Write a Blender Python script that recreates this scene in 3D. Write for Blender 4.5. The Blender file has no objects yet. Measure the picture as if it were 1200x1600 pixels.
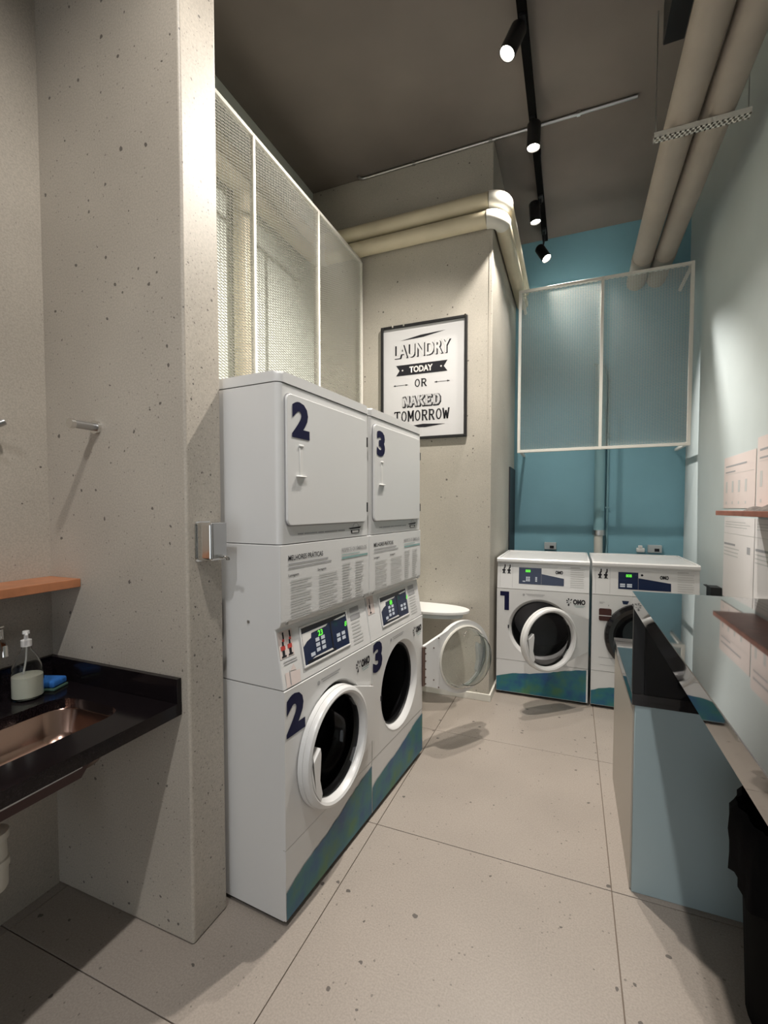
import bpy, bmesh, math, random
from mathutils import Vector, Matrix
random.seed(7)
R = math.radians

# ------------------------------------------------------------------ camera, world, exposure
scene = bpy.context.scene
C = scene.collection
cam_d = bpy.data.cameras.new('camera')
cam = bpy.data.objects.new('camera', cam_d); C.objects.link(cam)
cam_d.sensor_fit = 'VERTICAL'; cam_d.sensor_height = 36.0; cam_d.sensor_width = 27.0
cam_d.lens = 715.0 / 1600.0 * 36.0
cam_d.shift_y = 22.0 / 1600.0
cam_d.clip_start = 0.02
cam.location = (0, 0, 1.5)
cam.rotation_euler = (R(90) - math.atan(0.039), 0, math.atan(294.0 / 715.0))
scene.camera = cam
world = bpy.data.worlds.new('world'); scene.world = world
world.use_nodes = True
world.node_tree.nodes['Background'].inputs[0].default_value = (0.93, 0.97, 1.0, 1)
world.node_tree.nodes['Background'].inputs[1].default_value = 1.7
vs = scene.view_settings
vs.view_transform = 'Standard'; vs.look = 'None'; vs.gamma = 1.0; vs.use_curve_mapping = False
vs.exposure = 0.10

# ceiling spotlights on the black track: lens position, aim point, watts, cone degrees, warm tint
TRACK_X = -0.29
SPOTS = [
    ((-0.37, 2.68, 4.00), (-1.55, 2.00, 1.1), 84, 122, (1.0, 0.93, 0.84)),
    ((-0.285, 3.40, 3.98), (-0.38, 3.40, 0.3), 52, 108, (1.0, 0.93, 0.84)),
    ((-0.33, 4.25, 3.97), (-0.10, 4.35, 0.9), 12, 75, (1.0, 0.97, 0.93)),
    ((-0.26, 4.72, 3.88), (0.97, 3.95, 1.55), 80, 52, (1.0, 0.97, 0.92)),
    ((-0.25, 0.45, 3.98), (-1.40, 0.85, 0.9), 40, 100, (1.0, 0.95, 0.89)),
    ((-0.25, -1.2, 3.98), (-0.95, 1.25, 0.25), 30, 56, (0.97, 0.97, 0.97)),  # fill lamp added behind the camera for the stack's near side
]

# ------------------------------------------------------------------ helpers
def tag(o, label=None, cat=None, group=None, kind=None):
    if label: o['label'] = label
    if cat: o['category'] = cat
    if group: o['group'] = group
    if kind: o['kind'] = kind
    return o

def thing(name, label, cat, loc=(0, 0, 0), rotz=0.0, group=None):
    o = bpy.data.objects.new(name, None); C.objects.link(o)
    o.empty_display_size = 0.05
    o.location = loc; o.rotation_euler = (0, 0, rotz)
    return tag(o, label, cat, group)

def link(name, me, mat, parent=None, smooth=None):
    o = bpy.data.objects.new(name, me); C.objects.link(o)
    if mat is not None and not me.materials: me.materials.append(mat)
    if parent is not None: o.parent = parent
    if smooth is not None:
        for p in me.polygons: p.use_smooth = True
        me.set_sharp_from_angle(angle=R(smooth))
    return o

def bm_obj(name, bm, mat, parent=None, smooth=None):
    me = bpy.data.meshes.new(name)
    bmesh.ops.recalc_face_normals(bm, faces=bm.faces)
    bm.to_mesh(me); bm.free()
    return link(name, me, mat, parent, smooth)

def wn(o):
    m = o.modifiers.new('normals', 'WEIGHTED_NORMAL'); m.keep_sharp = True; m.weight = 100
    return o

def bm_box(bm, lo, hi, bevel=0.0, seg=2):
    r = bmesh.ops.create_cube(bm, size=1.0)
    vsx = r['verts']
    for v in vsx:
        v.co = Vector([(lo[i] + hi[i]) / 2 + v.co[i] * (hi[i] - lo[i]) for i in range(3)])
    if bevel > 0:
        es = list({e for v in vsx for e in v.link_edges})
        bmesh.ops.bevel(bm, geom=es, offset=bevel, segments=seg, profile=0.5, affect='EDGES')

def box(name, lo, hi, mat, parent=None, bevel=0.0, seg=2):
    bm = bmesh.new(); bm_box(bm, lo, hi, bevel, seg)
    o = bm_obj(name, bm, mat, parent, 40 if bevel > 0 else None)
    return wn(o) if bevel > 0 else o

def bm_tube(bm, p0, p1, r, seg=16, r1=None, caps=True):
    p0 = Vector(p0); p1 = Vector(p1); d = p1 - p0
    m = Matrix.Translation((p0 + p1) / 2) @ d.to_track_quat('Z', 'Y').to_matrix().to_4x4()
    bmesh.ops.create_cone(bm, cap_ends=caps, segments=seg, radius1=r, radius2=r if r1 is None else r1,
                          depth=d.length, matrix=m)

def tube(name, p0, p1, r, mat, parent=None, seg=16, r1=None):
    bm = bmesh.new(); bm_tube(bm, p0, p1, r, seg, r1)
    return bm_obj(name, bm, mat, parent, 40)

def bm_path(bm, pts, r, seg=14):
    pts = [Vector(p) for p in pts]; rings = []
    t0 = (pts[1] - pts[0]).normalized()
    ref = Vector((0, 0, 1)) if abs(t0.z) < 0.9 else Vector((1, 0, 0))
    nrm = t0.cross(ref).normalized()
    for i, p in enumerate(pts):
        if i == 0: t = pts[1] - pts[0]
        elif i == len(pts) - 1: t = pts[-1] - pts[-2]
        else: t = (pts[i + 1] - p).normalized() + (p - pts[i - 1]).normalized()
        t.normalize()
        nrm = (nrm - t * nrm.dot(t)).normalized(); b = t.cross(nrm)
        rings.append([bm.verts.new(p + (nrm * math.cos(2 * math.pi * k / seg) + b * math.sin(2 * math.pi * k / seg)) * r) for k in range(seg)])
    for a, b in zip(rings, rings[1:]):
        for k in range(seg):
            bm.faces.new((a[k], a[(k + 1) % seg], b[(k + 1) % seg], b[k]))
    bm.faces.new(rings[0]); bm.faces.new(list(reversed(rings[-1])))

def path(name, pts, r, mat, parent=None, seg=14):
    bm = bmesh.new(); bm_path(bm, pts, r, seg)
    return bm_obj(name, bm, mat, parent, 45)

def arc(c, a, b, n=8):
    """quarter bend from a to b around the corner c (all 3-D points)"""
    c, a, b = Vector(c), Vector(a), Vector(b); o = a + b - c
    return [o + (a - o) * math.cos(t) + (b - o) * math.sin(t) for t in [math.pi / 2 * k / n for k in range(n + 1)]]

def bm_lathe(bm, prof, c, seg=48, axis='y'):
    """prof: list of (radius, offset along axis); open profile"""
    rings = []
    for r, h in prof:
        if r < 1e-6:
            v = (c[0], c[1] + h, c[2]) if axis == 'y' else (c[0], c[1], c[2] + h)
            rings.append([bm.verts.new(v)])
        else:
            ring = []
            for k in range(seg):
                a = 2 * math.pi * k / seg; u, w = r * math.cos(a), r * math.sin(a)
                ring.append(bm.verts.new((c[0] + u, c[1] + h, c[2] + w) if axis == 'y' else (c[0] + u, c[1] + w, c[2] + h)))
            rings.append(ring)
    for a, b in zip(rings, rings[1:]):
        for k in range(seg):
            k2 = (k + 1) % seg
            if len(a) == 1 and len(b) == 1: continue
            if len(a) == 1: bm.faces.new((a[0], b[k], b[k2]))
            elif len(b) == 1: bm.faces.new((a[k], a[k2], b[0]))
            else: bm.faces.new((a[k], a[k2], b[k2], b[k]))

def lathe(name, prof, c, mat, parent=None, seg=48, axis='y', smooth=35):
    bm = bmesh.new(); bm_lathe(bm, prof, c, seg, axis)
    return bm_obj(name, bm, mat, parent, smooth)

def bm_prism(bm, pts, a0, a1, plane='xz'):
    """polygon in the named plane, extruded along the third axis from a0 to a1"""
    def mk(p, a):
        if plane == 'xz': return (p[0], a, p[1])
        if plane == 'yz': return (a, p[0], p[1])
        return (p[0], p[1], a)
    A = [bm.verts.new(mk(p, a0)) for p in pts]; B = [bm.verts.new(mk(p, a1)) for p in pts]
    n = len(pts)
    bm.faces.new(A); bm.faces.new(list(reversed(B)))
    for i in range(n): bm.faces.new((A[i], A[(i + 1) % n], B[(i + 1) % n], B[i]))

def prism(name, pts, a0, a1, mat, parent=None, plane='xz', bevel=0.0, smooth=None):
    bm = bmesh.new(); bm_prism(bm, pts, a0, a1, plane)
    if bevel > 0:
        bmesh.ops.recalc_face_normals(bm, faces=bm.faces)
        bmesh.ops.bevel(bm, geom=list(bm.edges), offset=bevel, segments=2, profile=0.5, affect='EDGES')
    o = bm_obj(name, bm, mat, parent, smooth if smooth else (50 if bevel > 0 else None))
    return wn(o) if (bevel > 0 or smooth) else o

def rrect(x0, x1, z0, z1, r, n=6):
    pts = []
    for cx, cz, a0 in ((x1 - r, z1 - r, 0), (x0 + r, z1 - r, 90), (x0 + r, z0 + r, 180), (x1 - r, z0 + r, 270)):
        for k in range(n + 1):
            a = R(a0 + 90 * k / n); pts.append((cx + r * math.cos(a), cz + r * math.sin(a)))
    return pts

def bm_plate_hole(bm, rect, loop, a0, a1, plane='xz'):
    """rectangular plate (x0,x1,z0,z1) with a star-shaped hole given as loop, thickness a0..a1"""
    x0, x1, z0, z1 = rect
    cx = sum(p[0] for p in loop) / len(loop); cz = sum(p[1] for p in loop) / len(loop)
    items = [(math.atan2(p[1] - cz, p[0] - cx), p) for p in loop]
    items.sort()
    def outer(a):
        dx, dz = math.cos(a), math.sin(a); t = 1e9
        if dx > 1e-9: t = min(t, (x1 - cx) / dx)
        if dx < -1e-9: t = min(t, (x0 - cx) / dx)
        if dz > 1e-9: t = min(t, (z1 - cz) / dz)
        if dz < -1e-9: t = min(t, (z0 - cz) / dz)
        return (cx + dx * t, cz + dz * t)
    ext = []
    for (qx, qz) in ((x0, z0), (x1, z0), (x1, z1), (x0, z1)):
        a = math.atan2(qz - cz, qx - cx)
        prev = max([i for i in items if i[0] <= a], default=items[-1]); nxt = min([i for i in items if i[0] > a], default=items[0])
        ext.append((a, ((prev[1][0] + nxt[1][0]) / 2, (prev[1][1] + nxt[1][1]) / 2)))
    items = sorted(items + ext)
    inn = [i[1] for i in items]; out = [outer(i[0]) for i in items]; n = len(inn)
    def mk(p, a): return (p[0], a, p[1]) if plane == 'xz' else (p[0], p[1], a)
    V = [[bm.verts.new(mk(p, a)) for p in ring] for a in (a0, a1) for ring in (inn, out)]
    i0, o0, i1, o1 = V
    for k in range(n):
        m = (k + 1) % n
        bm.faces.new((i0[k], i0[m], o0[m], o0[k])); bm.faces.new((i1[k], o1[k], o1[m], i1[m]))
        bm.faces.new((o0[k], o0[m], o1[m], o1[k])); bm.faces.new((i0[k], i1[k], i1[m], i0[m]))

def circ(cx, cz, r, n=48, a0=0.0):
    return [(cx + r * math.cos(2 * math.pi * k / n + a0), cz + r * math.sin(2 * math.pi * k / n + a0)) for k in range(n)]

def text_mesh(body, size, bold=0.0, squeeze=1.0, align='LEFT', spacing=1.0):
    cu = bpy.data.curves.new('t', 'FONT'); cu.body = body; cu.size = size
    cu.align_x = align; cu.offset = bold * size; cu.space_character = spacing
    cu.resolution_u = 3
    ob = bpy.data.objects.new('t', cu)
    C.objects.link(ob)
    dg = bpy.context.evaluated_depsgraph_get(); dg.update()
    me = bpy.data.meshes.new_from_object(ob.evaluated_get(dg))
    bpy.data.objects.remove(ob)
    for v in me.vertices:
        v.co = Vector((v.co.x * squeeze, 0.0, v.co.y))
    return me

def text(name, body, size, loc, mat, parent, bold=0.0, squeeze=1.0, align='LEFT', tilt=0.0, spacing=1.0):
    """flat lettering standing in the local xz plane, readable from -y; tilt leans its top to +y"""
    me = text_mesh(body, size, bold, squeeze, align, spacing)
    me.materials.clear()
    o = link(name, me, mat, parent)
    o.location = loc; o.rotation_euler = (-tilt, 0, 0)
    return o

def fit_text(name, body, x0, x1, z0, z1, y, mat, parent, bold=0.0, slope=0.0):
    """lettering scaled to fill the box x0..x1, z0..z1 at depth y (y grows by slope with height)"""
    me = text_mesh(body, 1.0, bold)
    me.materials.clear()
    xs = [v.co.x for v in me.vertices]; zs = [v.co.z for v in me.vertices]
    ax, bx, az, bz = min(xs), max(xs), min(zs), max(zs)
    for v in me.vertices:
        z = z0 + (v.co.z - az) / (bz - az) * (z1 - z0)
        v.co = Vector((x0 + (v.co.x - ax) / (bx - ax) * (x1 - x0), y + slope * z, z))
    return link(name, me, mat, parent)

def quads(name, rects, yfun, mat, parent, kind=None):
    """flat print: rectangles (x0,x1,z0,z1) laid on the surface y = yfun(z)"""
    bm = bmesh.new()
    for x0, x1, z0, z1 in rects:
        bm.faces.new([bm.verts.new((x, yfun(z), z)) for x, z in ((x0, z0), (x1, z0), (x1, z1), (x0, z1))])
    o = bm_obj(name, bm, mat, parent)
    if len(rects) > 1: o['kind'] = 'stuff'
    return o

def lines_of_text(x0, x1, z0, z1, n, fill=0.45, ragged=0.25):
    out = []; p = (z1 - z0) / n
    for k in range(n):
        e = x0 + (x1 - x0) * (1 - ragged * random.random())
        out.append((x0, e, z1 - p * k - p * fill, z1 - p * k))
    return out

def copy_tree(o, parent=None):
    c = o.copy(); C.objects.link(c); c.parent = parent
    for ch in o.children: copy_tree(ch, c)
    return c

# ------------------------------------------------------------------ materials
def mat(name, col, rough=0.5, metal=0.0, spec=0.5, coat=0.0, noise=0.0, nscale=20.0, bump=0.0, trans=0.0, ior=1.45, alpha=1.0):
    m = bpy.data.materials.new(name); m.use_nodes = True
    nt = m.node_tree; b = nt.nodes['Principled BSDF']
    b.inputs['Base Color'].default_value = (*col, 1); b.inputs['Roughness'].default_value = rough
    b.inputs['Metallic'].default_value = metal; b.inputs['Specular IOR Level'].default_value = spec
    b.inputs['Coat Weight'].default_value = coat; b.inputs['Transmission Weight'].default_value = trans
    b.inputs['IOR'].default_value = ior; b.inputs['Alpha'].default_value = alpha
    if noise > 0 or bump > 0:
        tc = nt.nodes.new('ShaderNodeTexCoord'); n = nt.nodes.new('ShaderNodeTexNoise')
        n.inputs['Scale'].default_value = nscale; n.inputs['Detail'].default_value = 4
        nt.links.new(tc.outputs['Object'], n.inputs['Vector'])
        if noise > 0:
            r = nt.nodes.new('ShaderNodeValToRGB')
            r.color_ramp.elements[0].position = 0.3; r.color_ramp.elements[1].position = 0.7
            r.color_ramp.elements[0].color = (*[c * (1 - noise) for c in col], 1)
            r.color_ramp.elements[1].color = (*[min(1, c * (1 + noise)) for c in col], 1)
            nt.links.new(n.outputs['Fac'], r.inputs['Fac']); nt.links.new(r.outputs['Color'], b.inputs['Base Color'])
        if bump > 0:
            bp = nt.nodes.new('ShaderNodeBump'); bp.inputs['Strength'].default_value = bump; bp.inputs['Distance'].default_value = 0.004
            nt.links.new(n.outputs['Fac'], bp.inputs['Height']); nt.links.new(bp.outputs['Normal'], b.inputs['Normal'])
    return m

def emit(name, col, s):
    m = bpy.data.materials.new(name); m.use_nodes = True
    b = m.node_tree.nodes['Principled BSDF']
    b.inputs['Base Color'].default_value = (*col, 1)
    b.inputs['Emission Color'].default_value = (*col, 1); b.inputs['Emission Strength'].default_value = s
    return m

def granilite(name, base, rough, speck=(0.07, 0.06, 0.055), s1=24.0, p1=0.80, s2=75.0, p2=0.82, mott=0.10):
    """beige ground stone with scattered dark chips"""
    m = bpy.data.materials.new(name); m.use_nodes = True
    nt = m.node_tree; b = nt.nodes['Principled BSDF']; L = nt.links.new
    b.inputs['Roughness'].default_value = rough
    geo = nt.nodes.new('ShaderNodeNewGeometry')
    n = nt.nodes.new('ShaderNodeTexNoise'); n.inputs['Scale'].default_value = 1.8; n.inputs['Detail'].default_value = 6
    L(geo.outputs['Position'], n.inputs['Vector'])
    ramp = nt.nodes.new('ShaderNodeValToRGB')
    ramp.color_ramp.elements[0].position = 0.3; ramp.color_ramp.elements[1].position = 0.72
    ramp.color_ramp.elements[0].color = (*[c * (1 - mott) for c in base], 1)
    ramp.color_ramp.elements[1].color = (*[min(1, c * (1 + mott)) for c in base], 1)
    L(n.outputs['Fac'], ramp.inputs['Fac'])
    col = ramp.outputs['Color']
    # fine sandy grain
    g = nt.nodes.new('ShaderNodeTexNoise'); g.inputs['Scale'].default_value = 160; g.inputs['Detail'].default_value = 2
    L(geo.outputs['Position'], g.inputs['Vector'])
    gm = nt.nodes.new('ShaderNodeMapRange'); gm.inputs['From Min'].default_value = 0.35; gm.inputs['From Max'].default_value = 0.65
    gm.inputs['To Min'].default_value = 0.90; gm.inputs['To Max'].default_value = 1.08
    L(g.outputs['Fac'], gm.inputs['Value'])
    mul = nt.nodes.new('ShaderNodeMix'); mul.data_type = 'RGBA'; mul.blend_type = 'MULTIPLY'; mul.inputs['Factor'].default_value = 1
    L(col, mul.inputs['A']); L(gm.outputs['Result'], mul.inputs['B']); col = mul.outputs['Result']
    for sc, p, rad, dk in ((s1, p1, 0.18, 0.85), (s2, p2, 0.24, 0.55)):
        warp = nt.nodes.new('ShaderNodeTexNoise'); warp.inputs['Scale'].default_value = sc * 2.2
        L(geo.outputs['Position'], warp.inputs['Vector'])
        wm = nt.nodes.new('ShaderNodeVectorMath'); wm.operation = 'MULTIPLY_ADD'
        wm.inputs[1].default_value = (0.35 / sc,) * 3
        L(warp.outputs['Color'], wm.inputs[0]); L(geo.outputs['Position'], wm.inputs[2])
        v = nt.nodes.new('ShaderNodeTexVoronoi'); v.inputs['Scale'].default_value = sc
        L(wm.outputs['Vector'], v.inputs['Vector'])
        sep = nt.nodes.new('ShaderNodeSeparateColor'); L(v.outputs['Color'], sep.inputs['Color'])
        # chip radius varies with the cell; only cells above p carry a chip
        mr = nt.nodes.new('ShaderNodeMapRange'); mr.inputs['From Min'].default_value = p; mr.inputs['From Max'].default_value = 1.0
        mr.inputs['To Min'].default_value = 0.0; mr.inputs['To Max'].default_value = rad
        L(sep.outputs['Red'], mr.inputs['Value'])
        lt = nt.nodes.new('ShaderNodeMath'); lt.operation = 'LESS_THAN'
        L(v.outputs['Distance'], lt.inputs[0]); L(mr.outputs['Result'], lt.inputs[1])
        k = nt.nodes.new('ShaderNodeMath'); k.operation = 'MULTIPLY'; k.inputs[1].default_value = dk
        L(lt.outputs[0], k.inputs[0])
        mx = nt.nodes.new('ShaderNodeMix'); mx.data_type = 'RGBA'
        L(k.outputs[0], mx.inputs['Factor']); L(col, mx.inputs['A']); mx.inputs['B'].default_value = (*speck, 1)
        col = mx.outputs['Result']
    L(col, b.inputs['Base Color'])
    return m

M = {}
M['wall_stone'] = granilite('wall_stone', (0.43, 0.39, 0.335), 0.5, s1=25.0, p1=0.48, s2=75.0, p2=0.62)
M['wall_stone_rear'] = granilite('wall_stone_rear', (0.45, 0.42, 0.365), 0.6, s2=60.0)
M['floor_stone'] = granilite('floor_stone', (0.315, 0.275, 0.24), 0.40, s1=18.0, p1=0.66, s2=55.0, p2=0.78, mott=0.08)
M['grout'] = mat('grout', (0.16, 0.125, 0.10), 0.9)
M['teal_wall'] = mat('teal_wall', (0.20, 0.40, 0.48), 0.55, noise=0.05, nscale=2.0, bump=0.04)
M['pale_wall'] = mat('pale_wall', (0.53, 0.58, 0.575), 0.5, noise=0.04, nscale=2.0, bump=0.04)
M['bay_wall'] = mat('bay_wall', (0.76, 0.82, 0.76), 0.7, noise=0.04, nscale=2.0)
M['ceiling'] = mat('ceiling', (0.19, 0.165, 0.145), 0.85, noise=0.12, nscale=1.5)
M['white'] = mat('white_enamel', (0.66, 0.66, 0.655), 0.28, coat=0.2)
M['white2'] = mat('white_plastic', (0.70, 0.695, 0.68), 0.35)
M['frame_white'] = mat('frame_white', (0.74, 0.72, 0.66), 0.5)
M['mesh'] = mat('mesh_metal', (0.58, 0.57, 0.53), 0.5, metal=0.2)
M['black'] = mat('black', (0.012, 0.012, 0.013), 0.45)
M['matblack'] = mat('matt_black', (0.004, 0.004, 0.004), 0.9, spec=0.1)
M['blackgloss'] = mat('black_gloss', (0.008, 0.008, 0.009), 0.06, spec=0.6, coat=0.3)
M['granite'] = mat('black_granite', (0.008, 0.006, 0.007), 0.14, spec=0.3, noise=0.5, nscale=220)
M['bartop'] = mat('bar_top', (0.022, 0.020, 0.021), 0.035, spec=1.0, coat=1.0)
M['drum'] = mat('drum_dark', (0.010, 0.010, 0.011), 0.35, metal=0.3)
M['drum_steel'] = mat('drum_steel', (0.10, 0.10, 0.105), 0.3, metal=0.9)
M['chrome'] = mat('chrome', (0.75, 0.74, 0.72), 0.10, metal=1.0)
M['steel'] = mat('brushed_steel', (0.52, 0.52, 0.52), 0.32, metal=1.0)
M['sinksteel'] = mat('sink_steel', (0.46, 0.30, 0.24), 0.2, metal=1.0)  # steel with its reddish reflection put into the base colour
M['wood'] = mat('wood', (0.42, 0.17, 0.08), 0.4, noise=0.18, nscale=14)
M['wood_dark'] = mat('wood_dark', (0.26, 0.10, 0.065), 0.4, noise=0.18, nscale=14)
M['pvc'] = mat('pvc_cream', (0.62, 0.55, 0.40), 0.45, noise=0.05, nscale=6)
M['pvcwhite'] = mat('pvc_white', (0.66, 0.64, 0.58), 0.4)
M['pipe_beige'] = mat('pipe_beige', (0.36, 0.31, 0.26), 0.55, noise=0.06, nscale=5)
M['tealcab'] = mat('teal_cabinet', (0.37, 0.47, 0.50), 0.35)
M['navy'] = mat('navy', (0.009, 0.010, 0.042), 0.6, spec=0.15)
M['ink'] = mat('ink', (0.02, 0.02, 0.024), 0.7, spec=0.15)
M['greyink'] = mat('grey_ink', (0.33, 0.33, 0.34), 0.7)
M['paleink'] = mat('pale_ink', (0.50, 0.50, 0.49), 0.7)
M['greenink'] = mat('green_ink', (0.22, 0.36, 0.35), 0.7)
M['redink'] = mat('red_ink', (0.45, 0.05, 0.04), 0.6)
M['pinkpaper'] = mat('pink_paper', (0.66, 0.57, 0.54), 0.7)
M['paper'] = mat('paper', (0.68, 0.65, 0.64), 0.7)
M['screen'] = mat('screen_blue', (0.012, 0.021, 0.058), 0.2)
M['screenblack'] = mat('screen_black', (0.012, 0.014, 0.022), 0.2)
M['green'] = emit('green_led', (0.12, 0.75, 0.06), 0.7)
M['button'] = mat('button', (0.55, 0.60, 0.68), 0.4)
M['brown'] = mat('brown_window', (0.06, 0.022, 0.018), 0.15)
M['rust'] = mat('hinge_brown', (0.14, 0.09, 0.075), 0.5, metal=0.4)
M['plasticbag'] = mat('bin_bag', (0.004, 0.004, 0.005), 0.8, spec=0.06, bump=0.5, nscale=30)
M['blue'] = mat('sponge_blue', (0.02, 0.13, 0.42), 0.9, noise=0.2, nscale=90, bump=0.4)
M['greenscour'] = mat('sponge_pad', (0.06, 0.12, 0.09), 0.95)
M['soap'] = mat('liquid_soap', (0.72, 0.72, 0.60), 0.4)
M['cloth'] = mat('grey_cloth', (0.16, 0.14, 0.13), 0.9, noise=0.3, nscale=40, bump=0.5)
M['doordark'] = mat('door_dark', (0.012, 0.016, 0.022), 0.5)
M['cool'] = mat('pale_blue_rim', (0.62, 0.68, 0.70), 0.5)
M['clear'] = mat('clear_plastic', (0.95, 0.96, 0.96), 0.03, trans=1.0, ior=1.2)
M['glass'] = mat('door_glass', (0.90, 0.93, 0.92), 0.02, trans=1.0, ior=1.25)
M['smoke'] = mat('smoked_glass', (0.25, 0.25, 0.26), 0.03, trans=1.0, ior=1.3)
M['teal_paint'] = mat('teal_pipe', (0.20, 0.36, 0.40), 0.5)

def wave_material():
    m = bpy.data.materials.new('watercolour_wave'); m.use_nodes = True
    nt = m.node_tree; b = nt.nodes['Principled BSDF']; L = nt.links.new
    b.inputs['Roughness'].default_value = 0.4
    tc = nt.nodes.new('ShaderNodeTexCoord')
    n = nt.nodes.new('ShaderNodeTexNoise'); n.inputs['Scale'].default_value = 7; n.inputs['Detail'].default_value = 5
    L(tc.outputs['Object'], n.inputs['Vector'])
    r = nt.nodes.new('ShaderNodeValToRGB'); e = r.color_ramp.elements
    e[0].position = 0.36; e[0].color = (0.010, 0.075, 0.20, 1)
    e[1].position = 0.68; e[1].color = (0.055, 0.17, 0.085, 1)
    x = e.new(0.52); x.color = (0.018, 0.14, 0.175, 1)
    L(n.outputs['Fac'], r.inputs['Fac']); L(r.outputs['Color'], b.inputs['Base Color'])
    return m
M['wave'] = wave_material()

# ------------------------------------------------------------------ the setting
CEIL = 4.24; XR = 0.972; XL = -1.88; XB = -2.13; YB = 5.05; YP = 3.551; XC = -0.578; YF = -3.0
def struct(o): o['kind'] = 'structure'; return o

floor = struct(box('floor', (-2.4, YF - 0.1, -0.12), (XR + 0.12, YB + 0.12, -0.006), M['grout']))
tile_me = {}
for i in range(-2, 3):
    for j in range(-4, 6):
        x0 = max(-0.835 + (i - 0) * 1.0, -2.4); x1 = min(-0.835 + (i + 1) * 1.0, XR + 0.1)
        y0 = max(0.946 + (j - 1) * 1.0, YF - 0.05); y1 = min(0.946 + j * 1.0, YB + 0.1)
        if x1 - x0 < 0.05 or y1 - y0 < 0.05: continue
        key = (round(x1 - x0, 3), round(y1 - y0, 3))
        if key not in tile_me:
            bm = bmesh.new(); bm_box(bm, (0.0018, 0.0018, -0.006), (key[0] - 0.0018, key[1] - 0.0018, 0.0), 0.0008, 1)
            me = bpy.data.meshes.new('floor_tile'); bm.to_mesh(me); bm.free(); me.materials.append(M['floor_stone'])
            tile_me[key] = me
        t = bpy.data.objects.new('floor_tile', tile_me[key]); C.objects.link(t); t.parent = floor
        t.location = (x0, y0, 0.0)

struct(box('ceiling', (-2.4, YF - 0.1, CEIL), (XR + 0.12, YB + 0.12, CEIL + 0.12), M['ceiling']))
struct(box('wall_left', (-2.4, YF, 0), (XL, 1.15, CEIL), M['wall_stone']))
struct(box('wall_partition', (-2.4, 1.15, 0), (-1.178, 1.316, CEIL), M['wall_stone'], bevel=0.010, seg=3))
struct(box('wall_bay', (-2.4, 1.316, 0), (XB, YP, CEIL), M['bay_wall']))
struct(box('wall_column', (-2.4, YP, 0), (XC, YB, CEIL), M['wall_stone_rear'], bevel=0.008, seg=3))
struct(box('wall_back', (-2.4, YB, 0), (XR + 0.12, YB + 0.12, CEIL), M['teal_wall']))
struct(box('wall_right', (XR, YF, 0), (XR + 0.12, YB, CEIL), M['pale_wall']))
# unseen wall behind the camera; glazed opening added to let soft fill daylight in
WX0, WX1, WZ0, WZ1 = -1.5, 0.85, 0.08, 2.6
bm = bmesh.new(); bm_plate_hole(bm, (-2.4, XR + 0.12, 0.0, CEIL), [(WX0, WZ0), (WX1, WZ0), (WX1, WZ1), (WX0, WZ1)], YF - 0.1, YF)
struct(bm_obj('wall_front', bm, mat('plaster_front', (0.72, 0.70, 0.66), 0.8)))
def thin_glass():
    m = bpy.data.materials.new('fill_window_glass'); m.use_nodes = True; nt = m.node_tree
    nt.nodes.remove(nt.nodes['Principled BSDF'])
    t = nt.nodes.new('ShaderNodeBsdfTransparent'); g = nt.nodes.new('ShaderNodeBsdfGlossy'); g.inputs['Roughness'].default_value = 0.02
    x = nt.nodes.new('ShaderNodeMixShader'); x.inputs[0].default_value = 0.07
    nt.links.new(t.outputs[0], x.inputs[1]); nt.links.new(g.outputs[0], x.inputs[2]); nt.links.new(x.outputs[0], nt.nodes['Material Output'].inputs[0])
    return m
win = struct(box('fill_window', (WX0, YF - 0.07, WZ0), (WX1, YF - 0.062, WZ1), thin_glass()))
for a, b in (((WX0, WZ0), (WX0 + .05, WZ1)), ((WX1 - .05, WZ0), (WX1, WZ1)), ((-.35, WZ0), (-.30, WZ1)), ((WX0 + .05, WZ0), (-.35, WZ0 + .05)), ((-.30, WZ0), (WX1 - .05, WZ0 + .05)), ((WX0 + .05, WZ1 - .05), (-.35, WZ1)), ((-.30, WZ1 - .05), (WX1 - .05, WZ1))):
    box('fill_window_frame', (a[0], YF - 0.06, a[1]), (b[0], YF - 0.01, b[1]), M['black'], win)

bm = bmesh.new(); bm_box(bm, (XB, YP - 0.014, 0), (XC + 0.014, YP, 0.055), 0.002, 1); bm_box(bm, (XC, YP, 0), (XC + 0.014, 4.55, 0.055), 0.002, 1)
struct(bm_obj('baseboard_column', bm, M['frame_white']))
d = struct(box('door_1', (XC, 4.62, 0), (XC + 0.012, 5.04, 1.905), M['doordark']))
# seam where the column face is jointed
struct(box('trim_1', (-0.604, YP - 0.003, 2.2), (-0.600, YP, 3.5), M['wall_stone_rear']))

# ------------------------------------------------------------------ track and spotlights
tr = thing('lighting_track', 'long straight black track for spotlights under the dark ceiling', 'light track')
box('rail', (TRACK_X - 0.025, -1.8, 4.168), (TRACK_X + 0.025, 4.95, 4.200), M['matblack'], tr, 0.003)
for yy in (-1.0, 0.9, 2.4, 3.8):
    box('mounting_clip', (TRACK_X - 0.028, yy - 0.02, 4.19), (TRACK_X + 0.028, yy + 0.02, CEIL), M['black'], tr)

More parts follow.
